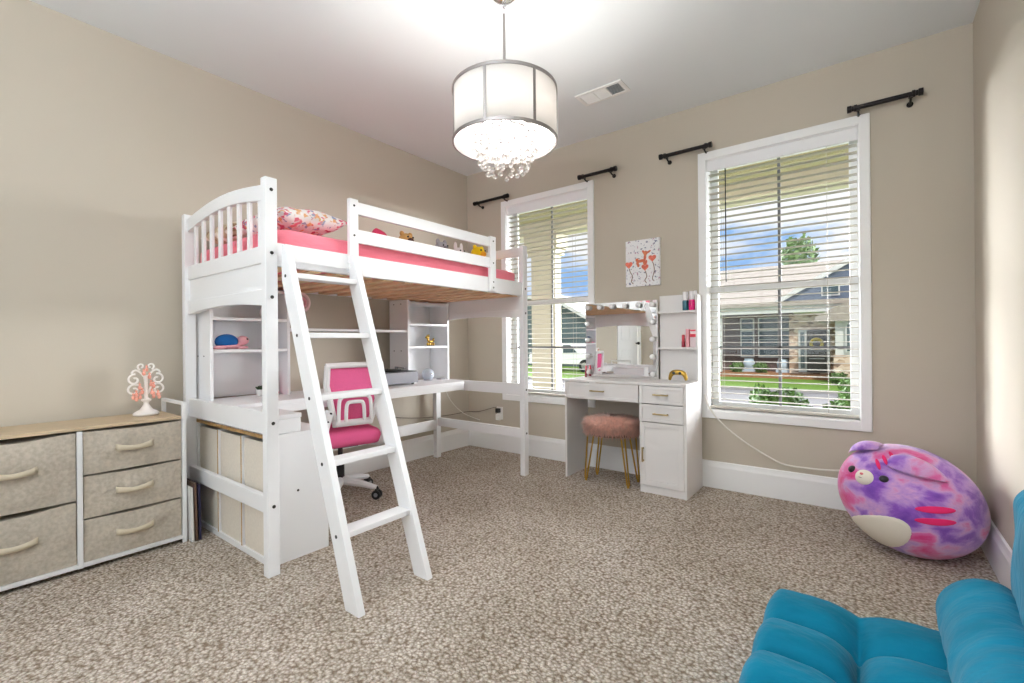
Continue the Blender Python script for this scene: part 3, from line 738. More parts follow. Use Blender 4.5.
# ------------------------------------------------------------------ vanity
va = thing('vanity_desk', 'white vanity desk with bulb-lit mirror, shelf tower, drawers and cupboard', 'vanity', (1.83, 3.28, 0))
vx0, vx1, vy0, vy1, vz, vc = 1.366, 2.297, 3.105, 3.462, .757, 1.972
def vp(n, b, m=VAN, root=None, bev=.0015): return obj(n, b, m, root or va, bevel=bev)
vp('tabletop', bx(vx0, vx1, vy0, vy1, vz - .017, vz))
vp('side_panel', bx(vx0 + .002, vx0 + .018, vy0 + .012, vy1 - .002, 0, vz - .017))
b = B(); box(b, vc, vc + .016, vy0 + .014, vy1 - .002, 0, vz - .017); box(b, vx1 - .018, vx1 - .001, vy0 + .001, vy1 - .002, 0, vz - .017); box(b, vc + .016, vx1 - .018, vy0 + .03, vy1 - .002, .03, .046); box(b, vc + .016, vx1 - .018, vy1 - .01, vy1 - .002, .046, vz - .017); box(b, vc + .004, vx1 - .018, vy0 + .006, vy0 + .022, 0, .05)
box(b, vx0 + .018, vc, vy0 + .03, vy1 - .002, vz - .15, vz - .14)
vp('cabinet_carcass', b)
vp('cross_bar', bx(vx0 + .018, vc, vy1 - .03, vy1 - .012, .30, .40))
def bar_handle(root, x0, x1, z, vert=False):
    y = vy0 - .003
    b = B()
    if not vert:
        box(b, x0, x1, y - .026, y - .018, z - .005, z + .005)
        for x in (x0 + .008, x1 - .008): box(b, x - .005, x + .005, y - .019, y, z - .005, z + .005)
    else:
        box(b, x0 - .005, x0 + .005, y - .026, y - .018, x1, z)
        for q in (x1 + .008, z - .008): box(b, x0 - .005, x0 + .005, y - .019, y, q - .005, q + .005)
    obj('handle', b, BRASSH, root, bevel=.001)
def front(n, x0, x1, z0, z1, fr=.022):
    b = B(); box(b, x0, x1, vy0 + .002, vy0 + .014, z0, z1)
    for (a0, a1, c0, c1) in ((x0, x0 + fr, z0, z1), (x1 - fr, x1, z0, z1), (x0 + fr, x1 - fr, z1 - fr, z1), (x0 + fr, x1 - fr, z0, z0 + fr)):
        box(b, a0, a1, vy0 - .004, vy0 + .002, c0, c1)
    return vp(n, b)
d = front('drawer', vx0 + .012, vc - .004, .617, .736); bar_handle(d, 1.602, 1.714, .680)
d = front('drawer', vc + .004, vx1 - .019, .617, .736); bar_handle(d, 2.078, 2.182, .680)
d = front('drawer', vc + .004, vx1 - .019, .492, .611); bar_handle(d, 2.078, 2.182, .550)
d = front('cupboard_door', vc + .006, vx1 - .019, .054, .486, .036); bar_handle(d, vc + .032, .215, .315, True)
# mirror
mx0, mx1, mz1, my = 1.400, 1.998, 1.352, 3.405
mi = vp('mirror', bx(mx0, mx1, my, my + .02, vz, mz1))
obj('mirror_glass', bx(mx0 + .003, mx1 - .003, my - .004, my - .0005, vz + .004, mz1 - .003), MIRROR, mi)
bulbs = [(mx0 + .03, mz1 - .035 - k * .13) for k in range(5)] + [(mx1 - .03, mz1 - .035 - k * .13) for k in range(5)] + [(mx0 + .03 + k * .1076, mz1 - .035) for k in range(1, 5)]
for (x, z) in bulbs:
    b = B(); ball(b, (x, my - .026, z), (.021, .021, .021), 16, 12); cyl(b, (x, my - .012, z), (x, my - .004, z), .014)
    obj('bulb', b, BULB, mi, smooth=50)
# shelf tower
tw = vp('shelf_tower', box(box(B(), 1.999, 2.297, vy1 - .012, vy1 - .002, vz, 1.40 - .02), 2.281, 2.297, 3.375, vy1 - .012, vz, 1.368))
for z in (1.262, .998): obj('shelf', bx(1.999, 2.281, 3.392, vy1 - .012, z - .015, z), VAN, tw, bevel=.001)
obj('divider', bx(1.999, 2.012, 3.36, vy1 - .012, vz, .983), VAN, tw) if False else None

# things on the tower
def bottle(lab, x, y, z, w, h, col, cap, hc, group='bottles on the vanity shelves', square=True):
    t = thing('bottle', lab, 'bottle', (x, y, z), group)
    b = B(); n = 20
    lathe(b, [(w * .92, 0), (w, .004), (w, h - .006), (w * .85, h)], (x, y, z), 4 if square == 4 else n); obj('bottle_body', b, mat('bottle_plastic', col, .3, coat=.3), t, smooth=50)
    b = B(); lathe(b, [(w * .9, h), (w * .9, h + hc - .004), (w * .8, h + hc)], (x, y, z), n); obj('cap', b, mat('cap_plastic', cap, .3), t, smooth=50)
bottle('teal bottle with white cap on the top shelf of the vanity tower', 2.200, 3.418, 1.2625, .021, .072, S(18, 92, 112), S(238, 236, 238), .062)
bottle('magenta bottle with white cap on the top shelf of the vanity tower', 2.246, 3.416, 1.2625, .021, .074, S(226, 20, 120), S(238, 236, 238), .062)
bottle('all-white bottle behind the magenta bottle on the vanity tower', 2.266, 3.437, 1.2625, .0105, .09, S(236, 234, 236), S(240, 238, 240), .05)
t = thing('lipstick', 'dark red lipstick tube on the middle shelf of the vanity tower', 'lipstick', (2.185, 3.41, .9985))
b = B(); lathe(b, [(.012, 0), (.013, .003), (.013, .04), (.011, .042)], (2.185, 3.41, .9985), 16); obj('tube', b, mat('maroon_tube', S(150, 40, 58), .3), t, smooth=50)
b = B(); lathe(b, [(.0105, .042), (.0105, .085), (.008, .09)], (2.185, 3.41, .9985), 16); obj('cap', b, mat('red_cap', S(180, 60, 70), .3), t, smooth=50)
tag(obj('box_of_powder', bx(2.205, 2.228, 3.40, 3.425, .9985, 1.128), mat('pale_pink_card', S(238, 168, 176), .5), bevel=.002), 'tall pale pink carton on the middle shelf of the vanity tower', 'carton')
t = thing('cosmetics_carton', 'white carton with red bands on the middle shelf of the vanity tower', 'carton', (2.255, 3.4, .9985))
obj('carton', bx(2.235, 2.276, 3.405, 3.44, .9985, 1.122), mat('white_card', S(226, 206, 210), .5), t, bevel=.002)
b = B(); box(b, 2.2345, 2.2765, 3.4045, 3.4405, 1.07, 1.092); box(b, 2.2345, 2.2765, 3.4045, 3.4405, 1.112, 1.1225); obj('red_band', b, mat('red_card', S(206, 40, 66), .5), t)
# gold ornament: arched body on two legs, like a games controller stood on its grips
t = thing('gold_controller', 'gold games controller standing on its grips on the vanity top', 'game controller', (2.14, 3.30, vz))
x, y, z = 2.17, 3.33, vz + .0005
b = B()
pts = smoothpts([(x - .058, y, z + .008), (x - .052, y, z + .035), (x - .036, y, z + .058), (x, y, z + .064), (x + .036, y, z + .058), (x + .052, y, z + .035), (x + .058, y, z + .008)], 6)
n = len(pts); tube(b, pts, [.009 + .010 * math.sin(PI * k / (n - 1)) for k in range(n)], 12)
obj('shell', b, GOLD, t, smooth=True)
for s in (-1, 1):
    b = B(); cyl(b, (x + s * .022, y - .014, z + .058), (x + s * .022, y - .027, z + .060), .009, .010); obj('thumb_stick', b, BLACK, t, smooth=50)
t = thing('lipstick', 'slim red lipstick standing on the vanity by the mirror bulbs', 'lipstick', (1.425, 3.36, vz))
b = B(); lathe(b, [(.009, 0), (.010, .002), (.010, .05), (.007, .052)], (1.42, 3.365, vz + .0005), 14); obj('tube', b, mat('wine_tube', S(120, 20, 44), .3), t, smooth=50)
b = B(); lathe(b, [(.007, .052), (.007, .085), (.003, .093)], (1.42, 3.365, vz + .0005), 14); obj('stick', b, mat('red_stick', S(196, 34, 60), .4), t, smooth=50)

# ------------------------------------------------------------------ fur stool
st = thing('fur_stool', 'round pink fur stool on gold hairpin legs, under the vanity', 'stool', (1.725, 3.24, 0))
FUR = mat('pink_fur', S(242, 188, 170), .9, var=(30, .25), sheen=.4)
sx, sy = 1.713, 3.212; rx, ry = .184, .166
b = B(); lathe(b, [(.86, .375), (.97, .40), (1.0, .43), (.93, .458), (.6, .470), (.15, .473)], (0, 0, 0), 36)
for v in b.verts: v.co.x = sx + v.co.x * rx; v.co.y = sy + v.co.y * ry
rnd = random.Random(3)
for k in range(5200):
    a = rnd.random() * 2 * PI
    if rnd.random() < .55:
        zz = .385 + rnd.random() * .075; p = Vector((sx + rx * math.cos(a) * .97, sy + ry * math.sin(a) * .97, zz)); d = Vector((math.cos(a) * .6, math.sin(a) * .6, -1.1 + rnd.random() * .8 + (zz - .40) * 8)).normalized(); L = .032 + .034 * rnd.random()
    else:
        q = math.sqrt(rnd.random()); p = Vector((sx + rx * q * math.cos(a), sy + ry * q * math.sin(a), .472 - .02 * q ** 4)); d = Vector((math.cos(a) * .8 + rnd.uniform(-.5, .5), math.sin(a) * .8 + rnd.uniform(-.5, .5), .45)).normalized(); L = .024 + .024 * rnd.random()
    s = d.cross(Vector((rnd.uniform(-1, 1), rnd.uniform(-1, 1), rnd.uniform(-1, 1)))).normalized() * .0036
    e = d.cross(s.normalized()) * .0036; tip = p + d * L + Vector((0, 0, -.006 * rnd.random()))
    vs = [b.verts.new(p + s), b.verts.new(p - s * .5 + e), b.verts.new(p - s * .5 - e)]; tv = b.verts.new(tip)
    for i in range(3): b.faces.new((vs[i], vs[(i + 1) % 3], tv))
obj('fur_seat', b, FUR, st, smooth='all')
b = B(); lathe(b, [(.95, .350), (.95, .376)], (0, 0, 0), 32)
for v in b.verts: v.co.x = sx + v.co.x * rx * .9; v.co.y = sy + v.co.y * ry * .9
obj('seat_base', b, mat('dark_plywood', S(96, 74, 52), .6), st)
for (qx, qy) in ((-1, -1), (1, -1), (-1, 1), (1, 1)):
    b = B(); f = Vector((sx + qx * .168, sy + qy * .09, .006))
    for o_ in (-1, 1):
        tpt = Vector((sx + qx * .128 + o_ * .020, sy + qy * .085 + o_ * qx * qy * .012, .352))
        tube(b, [tpt, f + Vector((o_ * .008, 0, .02)), f], .0066, 8)
    cyl(b, f + Vector((0, 0, -.006)), f + Vector((0, 0, .004)), .009)
    obj('leg', b, GOLD, st, smooth=True)

# ------------------------------------------------------------------ wall art
CANV = spots_mat('canvas_print', S(238, 238, 240), [S(120, 124, 150), S(190, 150, 170)], 55, .345)
pa = thing('wall_canvas', 'white speckled canvas with orange-pink hearts hung above the vanity', 'picture', (1.858, RY - .02, 1.47))
obj('canvas', bx(1.722, 1.994, RY - .026, RY - .001, 1.470, 1.830), CANV, pa, bevel=.002)
HEART = mat('coral_paint', S(236, 120, 96), .6, var=(50, .3)); STEM = mat('brown_paint', S(132, 104, 84), .6); OCH = mat('ochre_paint', S(214, 130, 80), .6, var=(50, .35), col2=S(200, 90, 70))
def heart(cx, cz, s):
    pts = []
    for k in range(28):
        t = 2 * PI * k / 28; pts.append((cx + s * 16 * math.sin(t) ** 3 / 16, cz + s * (13 * math.cos(t) - 5 * math.cos(2 * t) - 2 * math.cos(3 * t) - math.cos(4 * t)) / 16))
    return pts
for (cx, cz, s, ex, ez) in ((1.750, 1.643, .030, 1.776, 1.492), (1.880, 1.613, .028, 1.884, 1.492), (1.938, 1.678, .030, 1.944, 1.502)):
    h = obj('heart', prism(B(), heart(cx, cz, s), 'y', RY - .0285, RY - .0262), HEART, pa)
    b = B(); tube(b, smoothpts([(cx + .002, RY - .027, cz - s), (cx + .012, RY - .027, cz - s - .03), (cx + (ex - cx) * .7 + .01, RY - .027, (cz + ez) / 2 - .015), (ex - .006, RY - .027, ez + .02), (ex + .008, RY - .027, ez)], 5), .003, 6); obj('heart_string', b, STEM, pa)
b = B(); yy = RY - .027
for (x, z, a, c, r) in ((1.850, 1.665, .036, .012, .1), (1.822, 1.655, .012, .022, -.2), (1.816, 1.678, .014, .009, .5), (1.880, 1.690, .011, .03, -.1), (1.874, 1.650, .011, .022, .2), (1.888, 1.650, .010, .020, -.25), (1.884, 1.722, .018, .017, 0), (1.866, 1.735, .008, .012, .4), (1.908, 1.728, .022, .008, .5), (1.826, 1.632, .010, .014, .2)):
    ball(b, (x, yy, z), (a, .0018, c), 14, 8, Matrix.Rotation(-r, 4, 'Y'))
obj('painted_figure', b, OCH, pa, smooth=True)

# ------------------------------------------------------------------ outlet, plugs and cords
ol = thing('wall_outlet', 'white wall outlet plate low on the window wall by the bed post', 'outlet', (.40, RY, .30))
obj('cover_plate', bx(.375, .445, RY - .006, RY, .300, .420), PLASTW, ol, bevel=.002)
b = B()
for z in (.385, .335): box(b, .397, .423, RY - .008, RY - .006, z - .014, z + .014)
obj('socket', b, PLASTW, ol, bevel=.002)
t = thing('power_adapter', 'black plug pushed into the top of the wall outlet', 'plug', (.40, RY, .365))
obj('plug_body', bx(.388, .424, RY - .05, RY - .0085, .366, .408), BLACK, t, bevel=.004)
b = B(); tube(b, smoothpts([(.400, RY - .045, .405), (.39, RY - .055, .42), (.33, RY - .03, .405), (.15, RY - .022, .355), (.02, RY - .03, .345), (.020, 3.2, .345), (.022, 2.9, .36), (.022, 2.6, .40), (.022, 2.40, .455), (.03, 2.30, .56), (.05, 2.28, .69)], 6), .0028, 6)
obj('cord', b, DCORD, t, smooth=True)
t = thing('wall_socket_adapter', 'white adapter block in the bottom of the wall outlet', 'plug', (.40, RY, .29))
obj('brick_body', bx(.386, .436, RY - .045, RY - .0085, .296, .352), PLASTW, t, bevel=.005)
b = B(); tube(b, smoothpts([(.16, 2.995, .70), (.13, 3.06, .58), (.12, 3.15, .47), (.14, 3.28, .36), (.20, 3.44, .28)], 6), .0035, 6)
tag(obj('charging_cord', b, WCORD, smooth=True), 'white charging cord hanging behind the desk end of the bed', 'cord')
b = B(); tube(b, smoothpts([(2.31, RY - .025, .66), (2.34, RY - .025, .575), (2.42, RY - .013, .465), (2.56, RY - .013, .355), (2.70, RY - .013, .275), (2.80, RY - .022, .235), (2.92, RY - .03, .232), (3.05, RY - .06, .245), (3.13, RY - .08, .262)], 6), .0055, 6)
tag(obj('extension_cord', b, WCORD, smooth=True), 'white cord drooping from the vanity along the wall to the plush toy', 'cord')

# ------------------------------------------------------------------ ceiling vent
ve = thing('ceiling_vent', 'white louvred ceiling vent near the drum chandelier', 'vent', (1.815, 2.90, H))
b = B(); vx, vy, vw, vh = 1.815, 2.903, .34, .165
for (a0, a1, c0, c1) in ((-.17, .17, -.0825, -.058), (-.17, .17, .058, .0825), (-.17, -.142, -.058, .058), (.142, .17, -.058, .058), (-.052, -.040, -.058, .058), (.040, .052, -.058, .058)):
    box(b, vx + a0, vx + a1, vy + c0, vy + c1, H - .010, H - .0005)
obj('vent_frame', b, PLASTW, ve, bevel=.003)
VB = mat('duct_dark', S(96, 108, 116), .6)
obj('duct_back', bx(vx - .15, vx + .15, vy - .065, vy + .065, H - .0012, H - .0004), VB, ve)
for j, (a0, a1) in enumerate(((-.142, -.052), (-.040, .040), (.052, .142))):
    b = B(); n = 9
    for k in range(n):
        y = vy - .054 + .108 * k / (n - 1); tl = -.005 if j < 2 else .0035
        prism(b, [(y - tl, H - .009), (y - tl + .0012, H - .009), (y + tl + .0012, H - .002), (y + tl, H - .002)], 'x', vx + a0, vx + a1)
    obj('louvre', b, PLASTW, ve)

# ------------------------------------------------------------------ chandelier
hx, hy = 1.855, 1.775
ch = thing('drum_chandelier', 'drum-shade chandelier with hanging crystal drops, lit, on a chrome stem', 'chandelier', (hx, hy, H))
b = B(); lathe(b, [(.066, 0), (.064, -.012), (.052, -.026), (.026, -.034), (.008, -.036)], (hx, hy, H), 32); obj('canopy', b, CHROME, ch, smooth=60)
b = B(); tube(b, [(hx + .010 * math.cos(a), hy, H - .055 + .020 * math.sin(a)) for a in [2 * PI * k / 16 for k in range(16)]], .0025, 6, closed=True); tube(b, [(hx, hy + .008 * math.cos(a), H - .088 + .020 * math.sin(a)) for a in [2 * PI * k / 16 for k in range(16)]], .0025, 6, closed=True); obj('hook_link', b, CHROME, ch, smooth=True)
b = B(); cyl(b, (hx, hy, H - .105), (hx, hy, 2.24), .0065); obj('stem', b, SILVER, ch, smooth=50)
sr, sz0, sz1 = .250, 2.014, 2.256
b = B(); lathe(b, [(sr, sz0), (sr, sz1)], (hx, hy, 0), 72, cap=False); sh = obj('drum_shade', b, SHADE, ch, smooth='all'); sh.modifiers.new('t', 'SOLIDIFY').thickness = .002
for z in (sz0, sz1):
    b = B(); lathe(b, [(sr - .004, z - .007), (sr + .004, z - .007), (sr + .004, z + .007), (sr - .004, z + .007), (sr - .004, z - .007)], (hx, hy, 0), 72, cap=False); obj('rim', b, SILVER, sh, smooth=30)
cam_dir = math.atan2(-hy, 3.25 - hx)
for k in range(7):
    a = cam_dir + math.radians(-20 + 51.4 * k); b = B()
    M = Matrix.Translation((hx, hy, 0)) @ Matrix.Rotation(a, 4, 'Z'); box(b, sr - .003, sr + .004, -.006, .006, sz0, sz1, M=M); obj('rib', b, SILVER, sh)
b = B()
for a in (0, PI / 3, 2 * PI / 3): cyl(b, (hx - (sr - .003) * math.cos(a), hy - (sr - .003) * math.sin(a), sz1 - .004), (hx + (sr - .003) * math.cos(a), hy + (sr - .003) * math.sin(a), sz1 - .004), .0022, n=6)
obj('spider', b, SILVER, sh)
zf = 2.062
b = B()
for r in (.148, .115, .08, .045): tube(b, [(hx + r * math.cos(2 * PI * k / 40), hy + r * math.sin(2 * PI * k / 40), zf) for k in range(40)], .0028, 6, closed=True)
for a in (0, PI / 2): cyl(b, (hx - .148 * math.cos(a + .5), hy - .148 * math.sin(a + .5), zf), (hx + .148 * math.cos(a + .5), hy + .148 * math.sin(a + .5), zf), .0025, n=6)
cyl(b, (hx, hy, 2.25), (hx, hy, zf - .012), .006); ball(b, (hx, hy, zf - .016), .012, 12, 8)
obj('crystal_frame', b, CHROME, ch, smooth=True)
def strand(r, a, zb, n, rb):
    x, y = hx + r * math.cos(a), hy + r * math.sin(a); b = B()
    cyl(b, (x, y, zb + rb), (x, y, zf), .0007, n=4)
    ball(b, (x, y, zb), rb, 14, 10)
    for k in range(1, n): ball(b, (x, y, zb + rb + .008 + (zf - zb - rb - .012) * k / n), .0062, 8, 6)
    obj('crystal_strand', b, CRYSTAL, ch, smooth='all')
for r, n, zb, nb in ((.148, 20, 1.975, 3), (.130, 16, 1.928, 3), (.110, 13, 1.893, 4), (.086, 9, 1.866, 4), (.045, 6, 1.92, 4)):
    for k in range(n): strand(r, 2 * PI * k / n + r * 9, zb + (.008 if k % 2 else 0), nb, .0125)
EMB = mat('lit_bulb', (1, 1, 1, 1), .3, emit=((1, .93, .82, 1), 30))
for k in range(4):
    a = PI / 2 * k + .4; x, y = hx + .085 * math.cos(a), hy + .085 * math.sin(a)
    b = B(); ball(b, (x, y, 2.125), (.017, .017, .024), 14, 10); o = obj('light_bulb', b, EMB, ch, smooth=True)
    b = B(); cyl(b, (x, y, 2.145), (x, y, 2.19), .012); tube(b, [(x, y, 2.18), (hx, hy, 2.20)], .005); obj('bulb_holder', b, CHROME, ch, smooth=50)

# ------------------------------------------------------------------ plush toy in the corner
pl = thing('plush_toy', 'large purple and pink tie-dye plush animal with cream belly, slumped in the corner', 'plush toy', (3.39, 3.02, 0))
def dye_mat():
    m = bpy.data.materials.new('tie_dye_plush'); m.use_nodes = True; nt = m.node_tree; b = nt.nodes['Principled BSDF']
    b.inputs['Roughness'].default_value = .95; b.inputs['Sheen Weight'].default_value = .35
    tc = nt.nodes.new('ShaderNodeTexCoord'); mp = nt.nodes.new('ShaderNodeMapping'); mp.inputs['Scale'].default_value = (1, 1, 1.6)
    nt.links.new(tc.outputs['Object'], mp.inputs[0])
    n = nt.nodes.new('ShaderNodeTexNoise'); n.inputs['Scale'].default_value = 6.5; n.inputs['Detail'].default_value = 5; n.inputs['Distortion'].default_value = .35
    nt.links.new(mp.outputs[0], n.inputs['Vector'])
    r = nt.nodes.new('ShaderNodeValToRGB'); e = r.color_ramp.elements
    e[0].position = .28; e[0].color = S(96, 44, 156); e[1].position = .70; e[1].color = S(206, 30, 118)
    for p, c in ((.40, S(138, 84, 184)), (.47, S(180, 136, 204)), (.53, S(204, 156, 204)), (.60, S(212, 100, 164))):
        q = e.new(p); q.color = c
    nt.links.new(n.outputs['Fac'], r.inputs['Fac']); nt.links.new(r.outputs[0], b.inputs['Base Color'])
    n2 = nt.nodes.new('ShaderNodeTexNoise'); n2.inputs['Scale'].default_value = 120; bp_ = nt.nodes.new('ShaderNodeBump'); bp_.inputs['Strength'].default_value = .3; bp_.inputs['Distance'].default_value = .006
    nt.links.new(tc.outputs['Object'], n2.inputs['Vector']); nt.links.new(n2.outputs['Fac'], bp_.inputs['Height']); nt.links.new(bp_.outputs[0], b.inputs['Normal'])
    return m
DYE = dye_mat()
PLC = Vector((3.394, 3.02, .253)); PLA = (.295, .27, .253); PLR = Matrix.Rotation(.481, 3, 'Y')
def psurf(d, off=0):
    d = Vector(d).normalized(); l = PLR.transposed() @ d
    e = 2.0; k = sum(abs(c / a) ** e for c, a in zip(l, PLA)) ** (-1 / e)
    p = PLC + d * (k + off)
    if p.z < .002: p.z = .002 + (p.z * .0)
    p.x = min(p.x, RX - .006); p.y = min(p.y, RY - .025)
    return p
def sph(az, el): return Vector((math.cos(el) * math.cos(az), math.cos(el) * math.sin(az), math.sin(el)))
b = B(); grid(b, lambda u, v: psurf(sph(2 * PI * u, -PI / 2 + .001 + (PI - .002) * v)), 64, 40, wrap_u=True)
obj('body', b, DYE, pl, smooth='all')
CREAM = mat('cream_fleece', S(232, 224, 210), .98, bump=(150, .3, .004)); PINKF = mat('raspberry_felt', S(226, 40, 106), .95); NOSE = mat('pink_felt', S(226, 120, 130), .9)
CAMP = Vector((3.25, 0, 1.05))
def dir_at(target):
    """direction from the plush centre through the surface point nearest the line camera -> target"""
    return (Vector(target) - PLC).normalized()
def patch(name, d, ra, rb, rot, m, h=.006, root=None, n=5):
    d = Vector(d).normalized(); a, c = frame_of(d)
    a, c = a * math.cos(rot) + c * math.sin(rot), -a * math.sin(rot) + c * math.cos(rot)
    b = B()
    def f(u, v):
        t = 2 * PI * u; r = v
        off = h * (1 - r ** n) + (-.004 if v >= .999 else 0)
        return psurf(d + a * math.cos(t) * r * ra + c * math.sin(t) * r * rb, off)
    grid(b, f, 32, 10, wrap_u=True); bmesh.ops.remove_doubles(b, verts=b.verts, dist=1e-5)
    return obj(name, b, m, root or pl, smooth='all')
PLUSH_FEATURES = True
def hitdir(px, py):
    """unit direction from the plush centre to where the sight line through a photo pixel meets its surface"""
    f = Vector((math.sin(-.655), math.cos(-.655), 0)); r = Vector((math.cos(-.655), -math.sin(-.655), 0)); u = Vector((0, 0, 1)); ro = -.0089
    r2 = r * math.cos(ro) + u * math.sin(ro); u2 = -r * math.sin(ro) + u * math.cos(ro)
    d = (f + r2 * ((px - 512) / 466) + u2 * ((341.5 - py) / 466)).normalized()
    best = None
    for k in range(400):
        p = CAMP + d * (2.4 + k * .004); q = p - PLC
        if q.length <= (psurf(q) - PLC).length + 1e-4: return q.normalized()
        e = q.length - (psurf(q) - PLC).length
        if best is None or e < best[0]: best = (e, q.normalized())
    return best[1]
BROT = 0.5
FD = {k: hitdir(*v) for k, v in dict(eyeL=(852, 469), eyeR=(884, 479), muz=(864, 477), belly=(868, 528), earL=(868, 452), earR=(915, 468), st1=(936, 510), st2=(936, 522), crest=(893, 458)).items()}
patch('belly_patch', hitdir(874, 533), .92, .40, BROT, CREAM, .005, n=8)
mz = patch('muzzle', FD['muz'], .16, .135, 0, CREAM, .020, n=2.5)
patch('nose', FD['muz'] + Vector((0, 0, .035)), .034, .026, 0, NOSE, .026, mz)
patch('mouth', FD['muz'] + Vector((0, 0, -.035)), .045, .006, 0, mat('mouth_thread', S(90, 60, 70), .9), .023, mz)
patch('eye', FD['eyeL'], .070, .070, 0, BLACK, .012, n=2.5); patch('eye', FD['eyeR'], .074, .066, 0, BLACK, .012, n=2.5)
def ear(d0, tipd, w, name='ear'):
    d0 = Vector(d0).normalized(); tipd = Vector(tipd).normalized(); side = d0.cross(tipd).normalized()
    b = B()
    def f(u, v, s):
        t = u; wid = w * math.sin(PI * (.12 + .88 * t) ** .8) ** .8 if t < 1 else 0
        d = (d0 * (1 - t) + tipd * t).normalized() + side * (2 * v - 1) * wid
        bul = .020 * math.sin(PI * v) * math.sin(PI * min(1, .1 + t)) * s
        return psurf(d, .012 + .010 * math.sin(PI * t) + bul)
    grid(b, lambda u, v: f(u, v, 1), 14, 10); grid(b, lambda u, v: f(u, v, -.6), 14, 10); bmesh.ops.remove_doubles(b, verts=b.verts, dist=.001)
    obj(name, b, DYE, pl, smooth='all')
ear(hitdir(882, 449), hitdir(850, 455), .17); ear(hitdir(890, 462), hitdir(948, 483), .20)
def stripe(d, du, ra, rb):
    patch('side_stripe', d, ra, rb, du, PINKF, .004, n=8)
stripe(FD['st1'], .05, .30, .06); stripe(FD['st2'], .05, .30, .06)
for k in range(3): patch('crest_stripe', hitdir(878 + k * 7, 464 - k * 4), .13, .030, -.9, PINKF, .004, n=8)

# ------------------------------------------------------------------ teal floor chair
fc = thing('floor_chair', 'tufted teal velvet floor chair with bolster, in the near corner by the wall', 'floor chair', (3.3, 1.2, 0))
tx0, ty1, cwx, cwy = 2.985, 1.785, .235, .180
nx_, ny_ = 2, 6
b = B()
def pad(u, v, s):
    x = u * nx_; y = v * ny_
    fx, fy = (x % 1), (y % 1)
    if u == 1: fx = 1
    if v == 1: fy = 1
    gx, gy = fx, fy
    if x < 1: gx = .22 + .78 * fx
    if x > nx_ - 1: gx = .78 * fx
    if y < 1: gy = .22 + .78 * fy
    if y > ny_ - 1: gy = .78 * fy
    ex = 1 - abs(2 * gx - 1) ** 3; ey = 1 - abs(2 * gy - 1) ** 3
    ex = 1 - (1 - ex) * min(1, .25 + v * ny_ * .9)
    puff = (max(ex, 0) ** .5) * (max(ey, 0) ** .5)
    dist = min(min(u, 1 - u) * nx_ * cwx, min(v, 1 - v) * ny_ * cwy)
    q = 1 - min(dist / .05, 1); roll = max(0, 1 - q ** 2.2) ** .5
    on_edge = dist < 1e-6
    top = .085 + (.052 + .098 * puff) * roll
    # edges bulge outward per cell
    X = tx0 + u * nx_ * cwx; Y = ty1 - v * ny_ * cwy
    bx_ = .024 * (1 - abs(2 * fy - 1) ** 2); by_ = .020 * (1 - abs(2 * fx - 1) ** 2)
    if u < .25: X -= bx_ * (1 - u / .25) 
    if v < .08: Y += by_ * (1 - v / .08)
    hx_, hy_ = min(fx, 1 - fx), min(fy, 1 - fy); an = math.atan2(hy_ * .8 + 1e-4, hx_ + 1e-4)
    wr = .0045 * math.sin(an * 22 + 7 * u + 5 * v) * math.exp(-3.2 * math.hypot(hx_, hy_)) * min(1, 6 * math.hypot(hx_, hy_)) * roll
    if s > 0: return Vector((X, Y, top + wr))
    return Vector((X, Y, .004 + (.081 if on_edge else 0)))
grid(b, lambda u, v: pad(u, v, 1), nx_ * 24, ny_ * 18); grid(b, lambda u, v: pad(u, v, -1), nx_ * 24, ny_ * 18)
bmesh.ops.remove_doubles(b, verts=b.verts, dist=.0006)
obj('seat_pad', b, TEAL, fc, smooth='all', sub=1)
b = B(); Bc = Vector((3.470, 0, .335)); br = .085; y0, y1 = .72, 1.755
def bol(u, v):
    t = 2 * PI * u; y = y1 - (y1 - y0) * v
    e = min(1, (y1 - y + .002) / .07, (y - y0 + .002) / .07); r = br * (1 - (1 - e) ** 2.5 * .98)
    r *= 1 + .022 * math.sin(y * 30 + 2.4 * math.sin(2 * t) + t) + .018 * math.sin(y * 73 + 3 * t + 1.5 * math.sin(y * 19))
    return Vector((Bc.x + r * math.cos(t), y, Bc.z - .06 * 0 + r * math.sin(t) * 1.05 + .02 * math.cos(t)))
grid(b, bol, 36, 70, wrap_u=True); bmesh.ops.remove_doubles(b, verts=b.verts, dist=.001)
obj('bolster', b, TEAL, fc, smooth='all', sub=1)
b = B()
def backp(u, v):
    t = 2 * PI * u; z = .22 + .48 * v; y1b, y0b = 1.76, .72
    ex = .078; e = min(1, (v + .002) / .22, (1 - v + .002) / .16)
    rr = (1 - (1 - e) ** 2.5)
    ct, st_ = math.cos(t), math.sin(t)
    sq = lambda c: math.copysign(abs(c) ** .55, c)
    return Vector((3.585 + .010 * v + ex * sq(ct) * rr * (1 + .05 * math.sin(z * 30 + st_ * 9)), (y1b + y0b) / 2 + (y1b - y0b) / 2 * sq(st_) * (.9 + .1 * rr), z))
grid(b, backp, 60, 30, wrap_u=True); bmesh.ops.remove_doubles(b, verts=b.verts, dist=.001)
obj('backrest', b, TEAL, fc, smooth='all', sub=1)
b = B(); box(b, 3.40, 3.66, .75, 1.70, .004, .25); obj('rear_base', b, TEAL, fc, bevel=.05)

